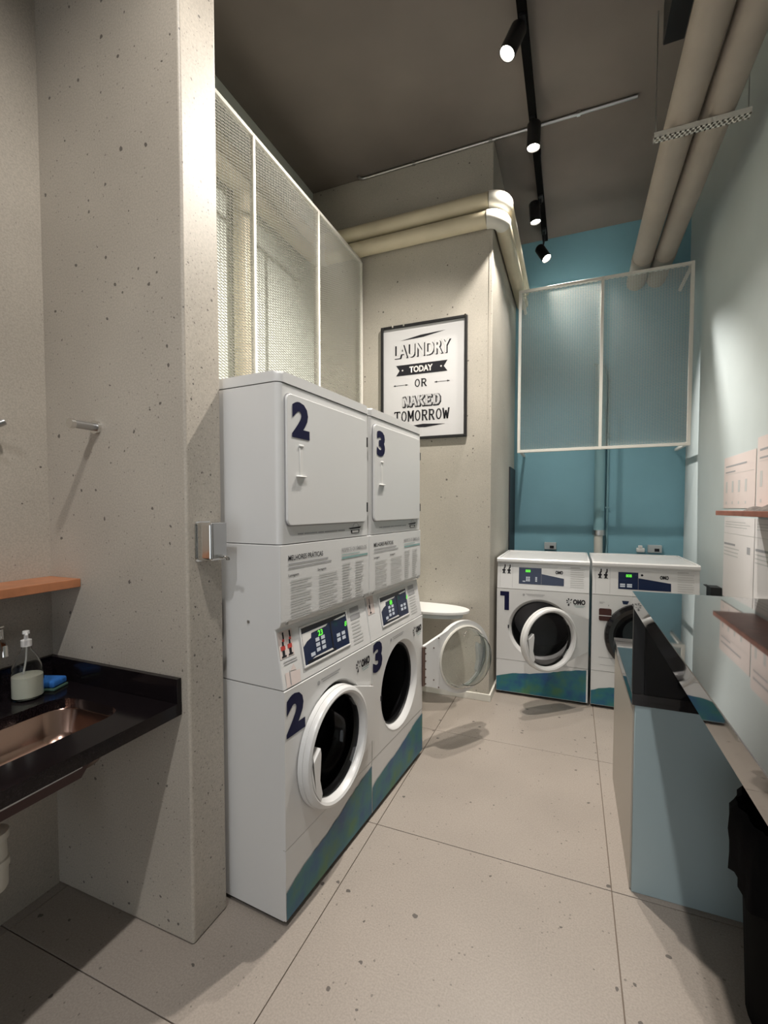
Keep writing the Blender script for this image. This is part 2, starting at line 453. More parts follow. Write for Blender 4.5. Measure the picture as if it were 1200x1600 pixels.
spot_labels = ['black cylinder spotlight with glowing lens, nearest of those in view on the ceiling track',
               'black track spotlight with the strongest glare, beside the concrete column top',
               'small black track spotlight with glowing lens, third along the track',
               'farthest black track spotlight, glowing just above the back mesh screen',
               'black track spotlight over the washbasin nook',
               'unseen fill spotlight added behind the camera near the front end of the track']
M['lens'] = emit('lamp_lens', (1.0, 0.93, 0.80), 30.0)
for i, (p, aim, watts, cone, colr) in enumerate(SPOTS):
    p = Vector(p); dirn = (Vector(aim) - p).normalized()
    o = thing('track_spotlight', spot_labels[i], 'spotlight', p, 0, 'spotlights on the ceiling track')
    q = (-dirn).to_track_quat('Z', 'Y')
    R_, Ln = 0.045, 0.165
    # head: open cylinder, lens slightly inside
    bm = bmesh.new()
    bm_lathe(bm, [(R_ * 0.86, 0.012), (R_ * 0.90, 0.0), (R_, 0.0), (R_, Ln - 0.01), (R_ * 0.85, Ln), (0.0, Ln)], (0, 0, 0), 32, 'z')
    h = bm_obj('head', bm, M['black'], o, 35); h.rotation_mode = 'QUATERNION'; h.rotation_quaternion = q
    bm = bmesh.new(); bm_lathe(bm, [(0.0, 0.014), (R_ * 0.89, 0.010)], (0, 0, 0), 32, 'z')
    l = bm_obj('lens', bm, M['lens'], o); l.rotation_mode = 'QUATERNION'; l.rotation_quaternion = q
    back = q @ Vector((0, 0, Ln * 0.62))
    top = Vector((TRACK_X, p.y + back.y, 4.168)) - p
    path('stem', [back, (top.x, top.y, back.z + 0.5 * (top.z - back.z)), top], 0.008, M['black'], o, 10)
    box('adapter', (top.x - 0.016, top.y - 0.045, top.z - 0.018), (top.x + 0.016, top.y + 0.045, top.z), M['black'], o)
    ld = bpy.data.lights.new('spot', 'SPOT'); ld.energy = watts * 4; ld.color = colr
    ld.spot_size = R(cone); ld.spot_blend = 0.8; ld.shadow_soft_size = 0.035
    lo = bpy.data.objects.new('spot_beam', ld); C.objects.link(lo); lo.parent = o
    lo.rotation_mode = 'QUATERNION'; lo.rotation_quaternion = q; lo.location = dirn * 0.02

# ------------------------------------------------------------------ machines
def door_geometry(root, hingex, glassmat, ringmat, panelmat, handle=True, bowl_in=0.10):
    """porthole door; origin on the hinge axis (x=0), closed door runs to -x, front is -y, centre at z=0"""
    cx = -hingex; r = 0.235; ri = 0.200
    pts = []
    a_t = R(54)
    n = 52
    for k in range(n + 1):
        a = a_t + (2 * math.pi - 2 * a_t) * k / n
        pts.append((cx + r * math.cos(a), r * math.sin(a)))
    outline = pts + [(-0.008 - 0.02, -0.128), (-0.008, -0.122), (-0.008, 0.0), (-0.008, 0.122), (-0.008 - 0.02, 0.128)]
    bm = bmesh.new()
    inn = []
    for (x, z) in outline:
        a = math.atan2(z, x - cx); inn.append((cx + ri * math.cos(a), ri * math.sin(a)))
    n = len(outline)
    V = [[bm.verts.new((p[0], y, p[1])) for p in ring] for y in (-0.020, 0.0) for ring in (inn, outline)]
    i0, o0, i1, o1 = V
    for k in range(n):
        m_ = (k + 1) % n
        bm.faces.new((i0[k], i0[m_], o0[m_], o0[k])); bm.faces.new((i1[k], o1[k], o1[m_], i1[m_]))
        bm.faces.new((o0[k], o0[m_], o1[m_], o1[k])); bm.faces.new((i0[k], i1[k], i1[m_], i0[m_]))
    panel = bm_obj('door_panel', bm, panelmat, root, 30)
    lathe('door_ring', [(0.232, -0.018), (0.233, -0.030), (0.227, -0.042), (0.216, -0.047), (0.206, -0.042), (0.199, -0.028), (0.197, -0.004)],
          (cx, 0, 0), ringmat, root, 64)
    lathe('gasket_ring', [(0.204, 0.0005), (0.206, 0.010), (0.198, 0.014), (0.194, 0.010)], (cx, 0, 0), M['pvcwhite'], root, 56)
    b = bowl_in
    lathe('door_glass', [(0.1955, -0.014), (0.193, 0.015), (0.184, b * 0.55), (0.160, b * 0.92), (0.13, b), (0.06, b + 0.004), (0.0, b + 0.005),
                         (0.0, b + 0.001), (0.06, b), (0.128, b - 0.004), (0.157, b * 0.89), (0.180, b * 0.54), (0.189, 0.015), (0.1915, -0.014), (0.1955, -0.014)], (cx, 0, 0), glassmat, root, 56)
    if handle:
        hp = [(cx - 0.152, 0.062), (cx - 0.147, 0.036), (cx - 0.156, -0.060), (cx - 0.140, -0.122), (cx - 0.150, -0.146)]
        for k in range(13):
            a = R(222 - k * 5.0); hp.append((cx + 0.209 * math.cos(a), 0.209 * math.sin(a)))
        hp.append((cx - 0.205, 0.020))
        prism('handle', hp, -0.047, -0.016, ringmat, root, bevel=0.003)
    tube('hinge', (0.0, 0.004, -0.118), (0.0, 0.004, 0.118), 0.008, M['rust'], root, 10)
    box('hinge_plate', (-0.016, 0.0005, -0.118), (-0.002, 0.003, 0.118), M['rust'], root)
    # screws on the inner plate
    sb = bmesh.new()
    for z in (-0.11, -0.07, -0.02, 0.03, 0.075, 0.11):
        bm_tube(sb, (-0.020, 0.0, z), (-0.020, 0.004, z), 0.0045, 8)
    for (x, z) in ((-0.085, 0.10), (-0.085, -0.10), (-0.125, 0.155), (-0.125, -0.155)):
        bm_tube(sb, (x, 0.0, z), (x, 0.003, z), 0.0045, 8)
    bm_obj('screw_heads', sb, M['rust'], root, 40)['kind'] = 'stuff'

def door_part(parent, hx, hz, angle, hingex, glassmat=None, ringmat=None, handle=True):
    e = bpy.data.objects.new('door', None); C.objects.link(e); e.parent = parent; e.empty_display_size = 0.03
    e.location = (hx, -0.004, hz); e.rotation_euler = (0, 0, angle)
    door_geometry(e, hingex, glassmat or M['glass'], ringmat or M['white'], ringmat or M['white'], handle)
    return e

def logo(parent, x0, x1, z0, z1, y):
    """splash mark of six strokes with the word beside it"""
    w = x1 - x0; cx = x0 + w * 0.17; cz = (z0 + z1) / 2 + 0.002; s = w * 0.19
    bm = bmesh.new()
    for a, l, t in ((105, 1.1, 0.22), (50, 1.15, 0.20), (155, 1.0, 0.22), (205, 0.9, 0.18), (258, 1.35, 0.26), (325, 0.6, 0.16)):
        a = R(a); d = Vector((math.cos(a), math.sin(a))); nn = Vector((-d.y, d.x)); p = d * s * 0.25; q = d * s * l
        for k in (0,):
            pts = [p, p + (q - p) * 0.75 + nn * s * t, q, p + (q - p) * 0.75 - nn * s * t]
            bm.faces.new([bm.verts.new((cx + v.x, y, cz + v.y)) for v in pts])
    bm_obj('logo_splash', bm, M['greenink'] if False else M['ink'], parent)
    fit_text('logo_word', 'OMO', x0 + w * 0.36, x1, z0 + (z1 - z0) * 0.12, z1, y, M['ink'], parent, bold=0.055)
    quads('logo_caption', [(x0 + w * 0.42, x1 - w * 0.02, z0 - 0.004, z0 - 0.001), (x0 + w * 0.50, x1 - w * 0.1, z0 - 0.013, z0 - 0.010)], lambda z: y, M['greenink'], parent)

def washer_body(t, w, D, number, nsize, hole=(0.33, 0.548, 0.216), recess=True, base_pts=None, kick=0.283):
    """front-loading washer up to the underside of the slanted control panel"""
    hx, hz, hr = hole; T = 0.856
    x1 = w
    # cabinet shell, open at the front
    bm = bmesh.new()
    bm_box(bm, (0, 0.012, 0.02), (0.006, D, T), 0.0); bm_box(bm, (x1 - 0.006, 0.012, 0.02), (x1, D, T)); bm_box(bm, (0.006, D - 0.006, 0.02), (x1 - 0.006, D, T))
    bm_obj('cabinet', bm, M['white'], t)
    bm = bmesh.new()
    bm_plate_hole(bm, (0.0, x1, kick + 0.001, T - 0.001), circ(hx, hz, hr + 0.022, 56), 0.0, 0.012)
    bm_obj('front_panel', bm, M['white'], t)
    lathe('door_rim', [(hr + 0.024, -0.001), (hr + 0.018, 0.002), (hr + 0.006, 0.024), (hr, 0.032)], (hx, 0, hz), M['white'], t, 56)
    lathe('door_seal', [(hr + 0.002, 0.030), (hr - 0.006, 0.028), (hr - 0.010, 0.036), (hr - 0.004, 0.060), (hr + 0.004, 0.075)], (hx, 0, hz), M['drum'], t, 48)
    lathe('drum', [(hr - 0.004, 0.060), (hr + 0.018, 0.080), (hr + 0.022, 0.40), (0.10, 0.43), (0.0, 0.41)], (hx, 0, hz), M['drum_steel'], t, 48)
    k = box('kick_panel', (0.0, 0.001, 0.022), (x1, 0.013, kick - 0.0015), M['white'], t, 0.001, 1)
    if base_pts:
        bm = bmesh.new(); bm.faces.new([bm.verts.new((p[0], -0.0012, p[1])) for p in base_pts])
        bm_obj('painted_wave', bm, M['wave'], t)
    for fx in (0.05, x1 - 0.05):
        for fy in (0.06, D - 0.06):
            tube('foot', (fx, fy, 0.0), (fx, fy, 0.022), 0.02, M['black'], t, 12)
    x0n, x1n, z0n, z1n = nsize
    if number == '1':
        prism('number', [(x0n, z1n), (x1n, z1n), (x1n, z0n), (x1n - .036, z0n), (x1n - .036, z1n - .036), (x0n, z1n - .036)], -0.0015, -0.0005, M['navy'], t)
    else: fit_text('number', number, x0n, x1n, z0n, z1n, -0.0015, M['navy'], t, bold=0.055)
    box('latch', (0.088, -0.003, 0.540), (0.098, 0.0, 0.566), M['ink'], t)
    quads('caution_text', [(0.225, 0.365, 0.822, 0.826), (0.235, 0.355, 0.812, 0.815)], lambda z: -0.0012, M['greyink'], t)
    lathe('caution_icon', [(0.0, 0.0), (0.009, 0.0)], (0.208, -0.0012, 0.817), M['greyink'], t, 14)

def wave_pts(w, ys, ye, x0=0.002, n=26, z0=0.026):
    pts = [(x0, z0), (w - 0.012, z0)]
    top = []
    for k in range(n + 1):
        f = k / n
        top.append((x0 + f * (w - 0.012 - x0), ys + (ye - ys) * f + 0.010 * math.sin(f * 9.0) * (1 - f) + 0.003 * random.uniform(-1, 1)))
    return pts + list(reversed(top))

def figures(parent, x0, x1, z0, z1, yf, red=False):
    """two-column sticker of little stick figures showing how to load"""
    w = x1 - x0; h = z1 - z0; bm = bmesh.new(); bm2 = bmesh.new()
    for k in range(2):
        cx = x0 + w * (0.27 + 0.48 * k)
        def q(b, a, c, d_, e):
            m_ = (a + c) / 2; a, c = m_ + (a - m_) * 1.7, m_ + (c - m_) * 1.7
            b.faces.new([b.verts.new((x, yf(z), z)) for x, z in ((cx + a * w, z0 + d_ * h), (cx + c * w, z0 + d_ * h), (cx + c * w, z0 + e * h), (cx + a * w, z0 + e * h))])
        q(bm, -0.05, 0.05, 0.10, 0.30); q(bm, -0.09, 0.10, 0.04, 0.10); q(bm2, -0.10, 0.08, 0.30, 0.46)
        q(bm, -0.02, 0.05, 0.46, 0.62); q(bm2, 0.02, 0.11, 0.60, 0.70); q(bm, 0.06, 0.12, 0.70, 0.95)
    bm_obj('figure_print', bm, M['ink'], parent)['kind'] = 'stuff'
    bm_obj('figure_accent', bm2, M['redink'] if red else M['ink'], parent)['kind'] = 'stuff'

def stack_unit(name, label, number, s0, far):
    """tumble dryer over washer; local x runs along the front, y goes into the machine"""
    w = 0.650; D = 0.69
    u = Vector((math.sin(R(4.1)), math.cos(R(4.1)), 0)); N = Vector((-0.922, 1.326, 0))
    t = thing(name, label, 'washer dryer', N + u * s0, R(90 - 4.1), 'stacked laundry units')
    # --- washer
    wp = wave_pts(w + 0.010, 0.128 if not far else 0.148, 0.262 if not far else 0.255)
    nb = (0.008, 0.118, 0.684, 0.834) if not far else (0.006, 0.106, 0.700, 0.850)
    washer_body(t, w, D, number, nb, hole=(0.33, 0.548, 0.214), base_pts=wp)
    logo(t, 0.500, 0.628, 0.765, 0.808, -0.0015)
    # --- slanted control panel, from z .858 to 1.075
    za, zb, ya, yb = 0.858, 1.078, 0.004, 0.040
    sl = (yb - ya) / (zb - za); yf = lambda z: ya + (z - za) * sl - 0.0012
    prism('control_panel', [(ya, za), (yb, zb), (D, zb), (D, za)], 0.0, w, M['white'], t, 'yz', bevel=0.004)
    X0, X1, Z0, Z1 = 0.135, 0.462, 0.905, 1.045
    bz = bmesh.new()
    for a, b, c, d_ in ((X0 - .006, X1 + .006, Z0 - .006, Z0), (X0 - .006, X1 + .006, Z1, Z1 + .006), (X0 - .006, X0, Z0, Z1), (X1, X1 + .006, Z0, Z1)):
        V = [bz.verts.new((x, yf(z) - o, z)) for o in (0.0, 0.004) for x, z in ((a, c), (b, c), (b, d_), (a, d_))]
        for f in ((4, 5, 6, 7), (0, 1, 5, 4), (1, 2, 6, 5), (2, 3, 7, 6), (3, 0, 4, 7)): bz.faces.new([V[i] for i in f])
    bm_obj('display_bezel', bz, M['white2'], t)
    disp = quads('display', [(X0, X1, Z0, Z1)], lambda z: yf(z) - 0.001, M['screen'], t)
    yq = lambda z: yf(z) - 0.0018
    quads('display_band', [(X0, X1, Z1 - 0.018, Z1), (X0 + 0.02, X0 + 0.22, Z0, Z0 + 0.012), (X0 + 0.195, X0 + 0.205, Z0 + .012, Z1 - .018)], yq, M['screenblack'], disp)
    bm = bmesh.new()
    for pts in ([(X0 + .004, Z1 - .022), (X0 + .180, Z1 - .020), (X0 + .165, Z1 - .027), (X0 + .062, Z1 - .031), (X0 + .058, Z1 - .048), (X0 + .030, Z1 - .055), (X0 + .004, Z1 - .070)],
                [(X0 + .225, Z1 - .016), (X1 - .008, Z1 - .010), (X1 - .008, Z1 - .018), (X0 + .25, Z1 - .020)],
                [(X0 + .05, Z0 + .013), (X0 + .20, Z0 + .010), (X0 + .19, Z0 + .018), (X0 + .07, Z0 + .017)]):
        bm.faces.new([bm.verts.new((x, yf(z) - 0.0022, z)) for x, z in pts])
    bm_obj('display_swoosh', bm, M['white2'], disp)
    btn = [(X0 + .085 + .038 * c, X0 + .085 + .038 * c + .026, Z0 + .030 + .0195 * r, Z0 + .030 + .0195 * r + .014) for r in range(3) for c in range(2)] + [(X0 + .045, X0 + .073, Z0 + .022, Z0 + .036)]
    btn += [(X0 + .235 + .040 * c, X0 + .235 + .040 * c + .027, Z0 + .030 + .0195 * r, Z0 + .030 + .0195 * r + .014) for r in range(2) for c in range(2)]
    quads('keypad_buttons', btn, yq, M['button'], disp)
    fit_text('led_digits', '23' if not far else '8', X0 + .105, X0 + .138, Z1 - .054, Z1 - .031, 0, M['green'], disp, bold=.03)
    o = disp.children[-1]
    for v in o.data.vertices: v.co.y = yf(v.co.z) - 0.003
    fit_text('led_digit', '8', X0 + .268, X0 + .286, Z1 - .050, Z1 - .028, 0, M['green'], disp, bold=.03)
    o = disp.children[-1]
    for v in o.data.vertices: v.co.y = yf(v.co.z) - 0.003
    quads('instruction_heading', lines_of_text(0.500, 0.585, 0.985, 1.05, 2, 0.7, 0.1), yf, M['greyink'], t)
    quads('instruction_text', lines_of_text(0.500, 0.590, 0.880, 0.985, 7, 0.45, 0.3), yf, M['paleink'], t)
    if not far:
        quads('figure_sticker', [(0.006, 0.085, 0.965, 1.060)], yf, M['pinkpaper'], t)
        figures(t, 0.006, 0.085, 0.965, 1.060, lambda z: yf(z) - 0.0008, True)
        quads('basket_print', lines_of_text(0.02, 0.10, 0.935, 0.953, 2, 0.35, 0.1), yf, M['greyink'], t)
        bm = bmesh.new()
        for pts in ([(0.02, 0.862), (0.10, 0.862), (0.105, 0.905), (0.02, 0.915)], [(0.05, 0.915), (0.085, 0.91), (0.07, 0.935)]):
            bm.faces.new([bm.verts.new((x, yf(z), z)) for x, z in pts])
        bm_obj('basket_drawing', bm, M['pinkpaper'], t)
        quads('basket_stroke', [(0.043, 0.047, 0.866, 0.918)], lambda z: yf(z) - .0008, M['greyink'], t)
    else:
        quads('figure_sticker', [(0.006, 0.075, 0.985, 1.070)], yf, M['pinkpaper'], t)
        quads('figure_print', [(0.030, 0.035, 0.99, 1.06), (0.022, 0.034, 1.015, 1.03), (0.024, 0.040, 0.990, 0.996)], lambda z: yf(z) - .0008, M['ink'], t)
    # --- lower dryer panel with printed advice, z 1.076 .. 1.371
    yd = 0.014
    prism('advice_panel', [(yd + 0.022, 1.070), (yd + 0.004, 1.082), (yd, 1.098), (yd, 1.371), (D, 1.371), (D, 1.070)], 0.0, w, M['white'], t, 'yz', bevel=0.004)
    yc = lambda z: yd - 0.0012
    fit_text('advice_heading', 'MELHORES PR\u00c1TICAS', 0.045, 0.262, 1.312, 1.336, yd - 0.0012, M['ink'], t, bold=0.012)
    fit_text('symbols_heading', 'RESPEITE OS S\u00cdMBOLOS', 0.405, 0.625, 1.312, 1.334, yd - 0.0012, M['greyink'], t, bold=0.012)
    quads('advice_intro', [(0.045, 0.30, 1.297, 1.302), (0.045, 0.325, 1.283, 1.288)], yc, M['greyink'], t)
    quads('symbols_bar', [(0.405, 0.635, 1.282, 1.291)], yc, M['greenink'], t)
    quads('symbols_intro', [(0.405, 0.56, 1.299, 1.302)], yc, M['greenink'], t)
    fit_text('washing_heading', 'Lavagem', 0.045, 0.105, 1.252, 1.264, yd - 0.0012, M['ink'], t, bold=.01)
    fit_text('drying_heading', 'Secagem', 0.225, 0.285, 1.252, 1.264, yd - 0.0012, M['ink'], t, bold=.01)
    rows = []
    for cx0, cx1, n in ((0.058, 0.19, 6), (0.235, 0.375, 6)):
        z = 1.240
        for k in range(n):
            m_ = 2 if k % 2 == 0 else 3
            for j in range(m_):
                rows.append((cx0, cx1 - (0.05 * random.random() if j == m_ - 1 else 0.012 * random.random()), z - 0.0042, z)); z -= 0.0085
            z -= 0.0042
    for cx0, cx1 in ((0.41, 0.49), (0.52, 0.60)):
        z = 1.262
        for k in range(14): rows.append((cx0, cx1 - 0.03 * random.random(), z - 0.005, z)); z -= 0.0115
    quads('advice_text', rows, yc, M['paleink'], t)
    for sx in (0.035, 0.60): tube('panel_screw', (sx, yd + 0.004, 1.090), (sx, yd - 0.002, 1.090), 0.006, M['steel'], t, 10)
    tube('panel_screw', (0.0, 0.16, 1.088), (-0.003, 0.16, 1.088), 0.006, M['steel'], t, 10)
    # --- dryer body z 1.373 .. 1.935, rounded upright edges, cap
    prism('dryer_body', rrect(0.0, w, yd, D, 0.022, 5), 1.3735, 1.934, M['white'], t, 'xy', smooth=40)
    bm = bmesh.new(); bm_prism(bm, rrect(-0.001, w + 0.001, yd - 0.003, D, 0.026, 5), 1.9375, 1.974, 'xy')
    es = [e for e in bm.edges if all(v.co.z > 1.97 for v in e.verts)]
    bmesh.ops.bevel(bm, geom=es, offset=0.012, segments=3, profile=0.5, affect='EDGES')
    wn(bm_obj('top_cap', bm, M['white'], t, 40))
    # dryer door: raised rounded panel in a dark seam
    DX0, DX1, DZ0, DZ1 = 0.030, 0.608, 1.438, 1.902
    prism('door_seam', rrect(DX0 - .003, DX1 + .003, DZ0 - .003, DZ1 + .003, 0.026), yd - 0.0015, yd + 0.002, M['greyink'], t)
    dd = prism('dryer_door', rrect(DX0, DX1, DZ0, DZ1, 0.024), yd - 0.012, yd - 0.001, M['white'], t, bevel=0.003)
    # pull: shallow moulded grip with lips above and below
    bm = bmesh.new()
    bm_box(bm, (0.078, yd - 0.022, 1.612), (0.132, yd - 0.011, 1.617), 0.002, 1)
    bm_box(bm, (0.100, yd - 0.0135, 1.617), (0.118, yd - 0.010, 1.724), 0.001, 1)
    bm_box(bm, (0.096, yd - 0.016, 1.722), (0.122, yd - 0.010, 1.730), 0.002, 1)
    bm_obj('handle', bm, M['white2'], dd, 40)
    for z in (1.805, 1.505): box('door_hinge', (DX1 + 0.004, yd - 0.010, z - 0.022), (DX1 + 0.014, yd - 0.001, z + 0.022), M['ink'], t)
    if not far:
        fit_text('dryer_number', number, 0.055, 0.160, 1.752, 1.882, yd - 0.0135, M['navy'], dd, bold=0.055)
    else:
        fit_text('dryer_number', number, 0.052, 0.140, 1.752, 1.876, yd - 0.0135, M['navy'], dd, bold=0.055)
    quads('lint_notice', [(0.10, 0.135, 1.403, 1.408), (0.14, 0.225, 1.403, 1.408), (0.23, 0.27, 1.403, 1.408), (0.275, 0.37, 1.403, 1.408), (0.375, 0.43, 1.403, 1.408)], yc, M['greyink'], t)
    bm = bmesh.new()
    for pts in ([(0.46, 1.413), (0.575, 1.418), (0.56, 1.410), (0.475, 1.408)], [(0.478, 1.404), (0.558, 1.404), (0.552, 1.388), (0.486, 1.388)]):
        bm.faces.new([bm.verts.new((x, yd - 0.0012, z)) for x, z in pts])
    bm_obj('filter_drawing', bm, M['ink'], t)
    quads('filter_fill', [(0.492, 0.546, 1.391, 1.401)], lambda z: yd - 0.0018, M['white2'], t)
    bm = bmesh.new(); bm_path(bm, [(0.50 + 0.025 * (1 - math.cos(a)), yd - 0.001, 1.416 + 0.018 * math.sin(a)) for a in [math.pi * k / 10 for k in range(11)]], 0.0008, 6)
    bm_obj('filter_outline', bm, M['greyink'], t)
    return t

unit2 = stack_unit('stacked_washer_dryer', 'white stacked dryer over washer numbered 2, nearer of the pair, washer door shut', '2', 0.0, False)
unit3 = stack_unit('stacked_washer_dryer', 'white stacked dryer over washer numbered 3, farther of the pair, round door swung open', '3', 0.655, True)
door_part(unit2, 0.641, 0.537, 0.0, 0.341, M['smoke'])
door_part(unit3, 0.648, 0.540, R(150), 0.335, M['glass'])
# closed drum glass of unit 2 sits against a dark drum; foot knob beside unit 3
tube('side_knob', (0.650, 0.02, 0.232), (0.672, 0.02, 0.232), 0.012, M['black'], unit3, 12)

def low_washer(name, label, number, x0, led):
    w = 0.681; D = 0.72
    t = thing(name, label, 'washing machine', (x0, 3.745, 0), 0.0, 'low washers at the back wall')
    if number == '1':
        washer_body(t, w, D, number, (0.026, 0.096, 0.684, 0.834), hole=(0.33, 0.548, 0.216), base_pts=wave_pts(w, 0.142, 0.275))
        logo(t, 0.520, 0.655, 0.762, 0.808, -0.0015)
    else:
        hx, hz, hr = 0.335, 0.560, 0.25
        bm = bmesh.new(); bm_box(bm, (0, 0.012, 0.02), (0.006, D, .856)); bm_box(bm, (w - .006, .012, .02), (w, D, .856)); bm_box(bm, (.006, D - .006, .02), (w - .006, D, .856))
        bm_obj('cabinet', bm, M['white'], t)
        bm = bmesh.new(); bm_plate_hole(bm, (0, w, 0.284, 0.855), circ(hx, hz, hr, 56), 0, 0.012); bm_obj('front_panel', bm, M['white'], t)
        box('kick_panel', (0, .001, .022), (w, .013, .2815), M['white'], t, .001, 1)
        bm = bmesh.new(); bm.faces.new([bm.verts.new((p[0], -.0012, p[1])) for p in wave_pts(w, .131, .262)]); bm_obj('painted_wave', bm, M['wave'], t)
        lathe('porthole_door', [(hr, 0.008), (hr - .004, -0.018), (hr - .03, -0.030), (hr - .06, -0.020), (hr - .075, 0.02), (0.12, 0.075), (0.0, 0.085)], (hx, 0, hz), M['blackgloss'], t, 56)
        prism('dispenser_window', rrect(.048, .133, .663, .756, .012), -.004, 0, M['brown'], t, bevel=.001)
        quads('dispenser_divider', [(.046, .140, .700, .705)], lambda z: -.0055, M['white2'], t)
        quads('detergent_print', [(.05, .085, .80, .803), (.05, .075, .792, .795), (.11, .115, .775, .785)], lambda z: -.0012, M['greyink'], t)
        prism('small_emblem', [(.20, .822), (.246, .822), (.236, .797), (.208, .797)], -.0015, 0, M['screen'], t)
        quads('panel_outline', [(.05, .15, .385, .388), (.06, .20, .33, .332)], lambda z: -.0012, M['greyink'], t)
        for fx in (.05, w - .05):
            for fy in (.06, D - .06): tube('foot', (fx, fy, 0), (fx, fy, .022), .02, M['black'], t, 12)
    za, zb, ya, yb = 0.858, 1.062, 0.003, 0.024
    sl = (yb - ya) / (zb - za); yf = lambda z: ya + (z - za) * sl - 0.0012
    prism('control_panel', [(ya, za), (yb, zb), (D, zb), (D, za)], 0.0, w, M['white'], t, 'yz', bevel=0.003)
    # worktop with a low raised rim at the front and sides
    bm = bmesh.new()
    bm_prism(bm, [(0.012, 1.0635), (0.004, 1.075), (0.004, 1.092), (0.014, 1.102), (0.035, 1.102), (0.050, 1.096), (D, 1.096), (D, 1.0635)], -0.002, w + 0.001, 'yz')
    bm_obj('worktop', bm, M['white'], t, 30)
    rb = bmesh.new(); bm_box(rb, (-0.002, 0.05, 1.094), (0.014, D, 1.104), .003, 2); bm_box(rb, (w - .013, .05, 1.094), (w + .001, D, 1.104), .003, 2); bm_box(rb, (.014, D - .016, 1.094), (w - .013, D, 1.104), .003, 2)
    bm_obj('worktop_rim', rb, M['white'], t, 40)
    X0, XM, X1, Z0, Z1 = 0.168, 0.338, 0.502, 0.902, 1.030
    if number != '1': X0, XM, X1, Z0, Z1 = 0.174, 0.304, 0.509, 0.908, 1.031
    disp = quads('display', [(X0, XM, Z0, Z1)], yf, M['screen'], t)
    bm = bmesh.new(); bm.faces.new([bm.verts.new((x, yf(z), z)) for x, z in ((XM, Z0), (X1, Z0), (X1, Z0 + .056), (XM, Z0 + .084))])
    bm_obj('display_swoop', bm, M['navy'] if False else M['screen'], disp)
    quads('display_divider', [(XM - .001, XM + .0005, Z0, Z1)], lambda z: yf(z) - .0006, M['greyink'], disp)
    o = fit_text('led_digits', led, X0 + .05, X0 + .088, Z1 - .036, Z1 - .014, 0, M['green'], disp, bold=.04)
    for v in o.data.vertices: v.co.y = yf(v.co.z) - .001
    if number == '1': btn = [(X0 + .055 + .022 * (c > 1) + .016 * c, X0 + .055 + .022 * (c > 1) + .016 * c + .013, Z0 + .022 + .013 * r, Z0 + .032 + .013 * r) for r in range(3) for c in range(4) if c != 2] + [(X0 + .03, X0 + .05, Z0 + .017, Z0 + .024)]
    else: btn = [(X0 + .012 + .045 * c, X0 + .045 + .045 * c, Z0 + .014 + .014 * r, Z0 + .025 + .014 * r) for r in range(2) for c in range(2)]
    quads('keypad_buttons', btn, lambda z: yf(z) - .0006, M['button'], disp)
    lathe('coin_sensor', [(0.0, 0.0), (.008, 0.0)], (XM + .024, yf(1.014) - .0006, 1.014), M['white2'] if number == '1' else M['ink'], t, 14)
    fit_text('panel_word', 'OMO', 0.440, 0.494, 0.990, 1.017, yf(1.003) - .0008, M['ink'], t, bold=.05)
    quads('instruction_text', [(.548, .615, 1.040, 1.049)] + lines_of_text(.548, .648, .885, 1.03, 9, .3, .1), yf, M['paleink'], t)
    figures(t, .030, .112, .975, 1.052, yf, False)
    quads('sticker_outline', [(.022, .120, 1.0535, 1.0550), (.022, .0235, .868, 1.054), (.1185, .120, .868, 1.054)], yf, M['greyink'], t)
    return t

w1 = low_washer('low_washer', 'low white washer numbered 1 with porthole door ajar, beside the concrete column', '1', -0.553, '888')
door_part(w1, 0.672, 0.548, R(41), 0.360, M['smoke'])
w4 = low_washer('low_washer', 'low white washer with black round porthole, partly behind the dark bar counter', '4', 0.147, '808')

# ------------------------------------------------------------------ mesh screens
def expanded_mesh(name, x0, x1, z0, z1, matl, parent, a=0.026, p=0.0077, wd=0.0026, dp=0.0020, swap=False, fixed=0.0):
    """real expanded-metal strands: slanted ribbons joined into diamonds"""
    verts, faces = [], []
    nx = int(round((x1 - x0) / a)); nz = int(round((z1 - z0) / p))
    ax = (x1 - x0) / nx; pz = (z1 - z0) / nz
    for k in range(nz + 1):
        for j in range(nx):
            if (j + k) % 2: continue
            for s in (1, -1):
                k2 = k + s
                if k2 < 0 or k2 > nz: continue
                xa, za, xb, zb = x0 + j * ax, z0 + k * pz, x0 + (j + 1) * ax, z0 + k2 * pz
                b = len(verts)
                for (x, z, dz, dy) in ((xa, za, -wd / 2, -dp), (xb, zb, -wd / 2, -dp), (xb, zb, wd / 2, dp), (xa, za, wd / 2, dp)):
                    verts.append((fixed + dy, x, z + dz) if swap else (x, fixed + dy, z + dz))
                faces.append((b, b + 1, b + 2, b + 3))
            # strands from the odd partner nodes close the diamonds
    me = bpy.data.meshes.new(name); me.from_pydata(verts, [], faces); me.update()
    o = link(name, me, matl, parent); o['kind'] = 'stuff'
    return o

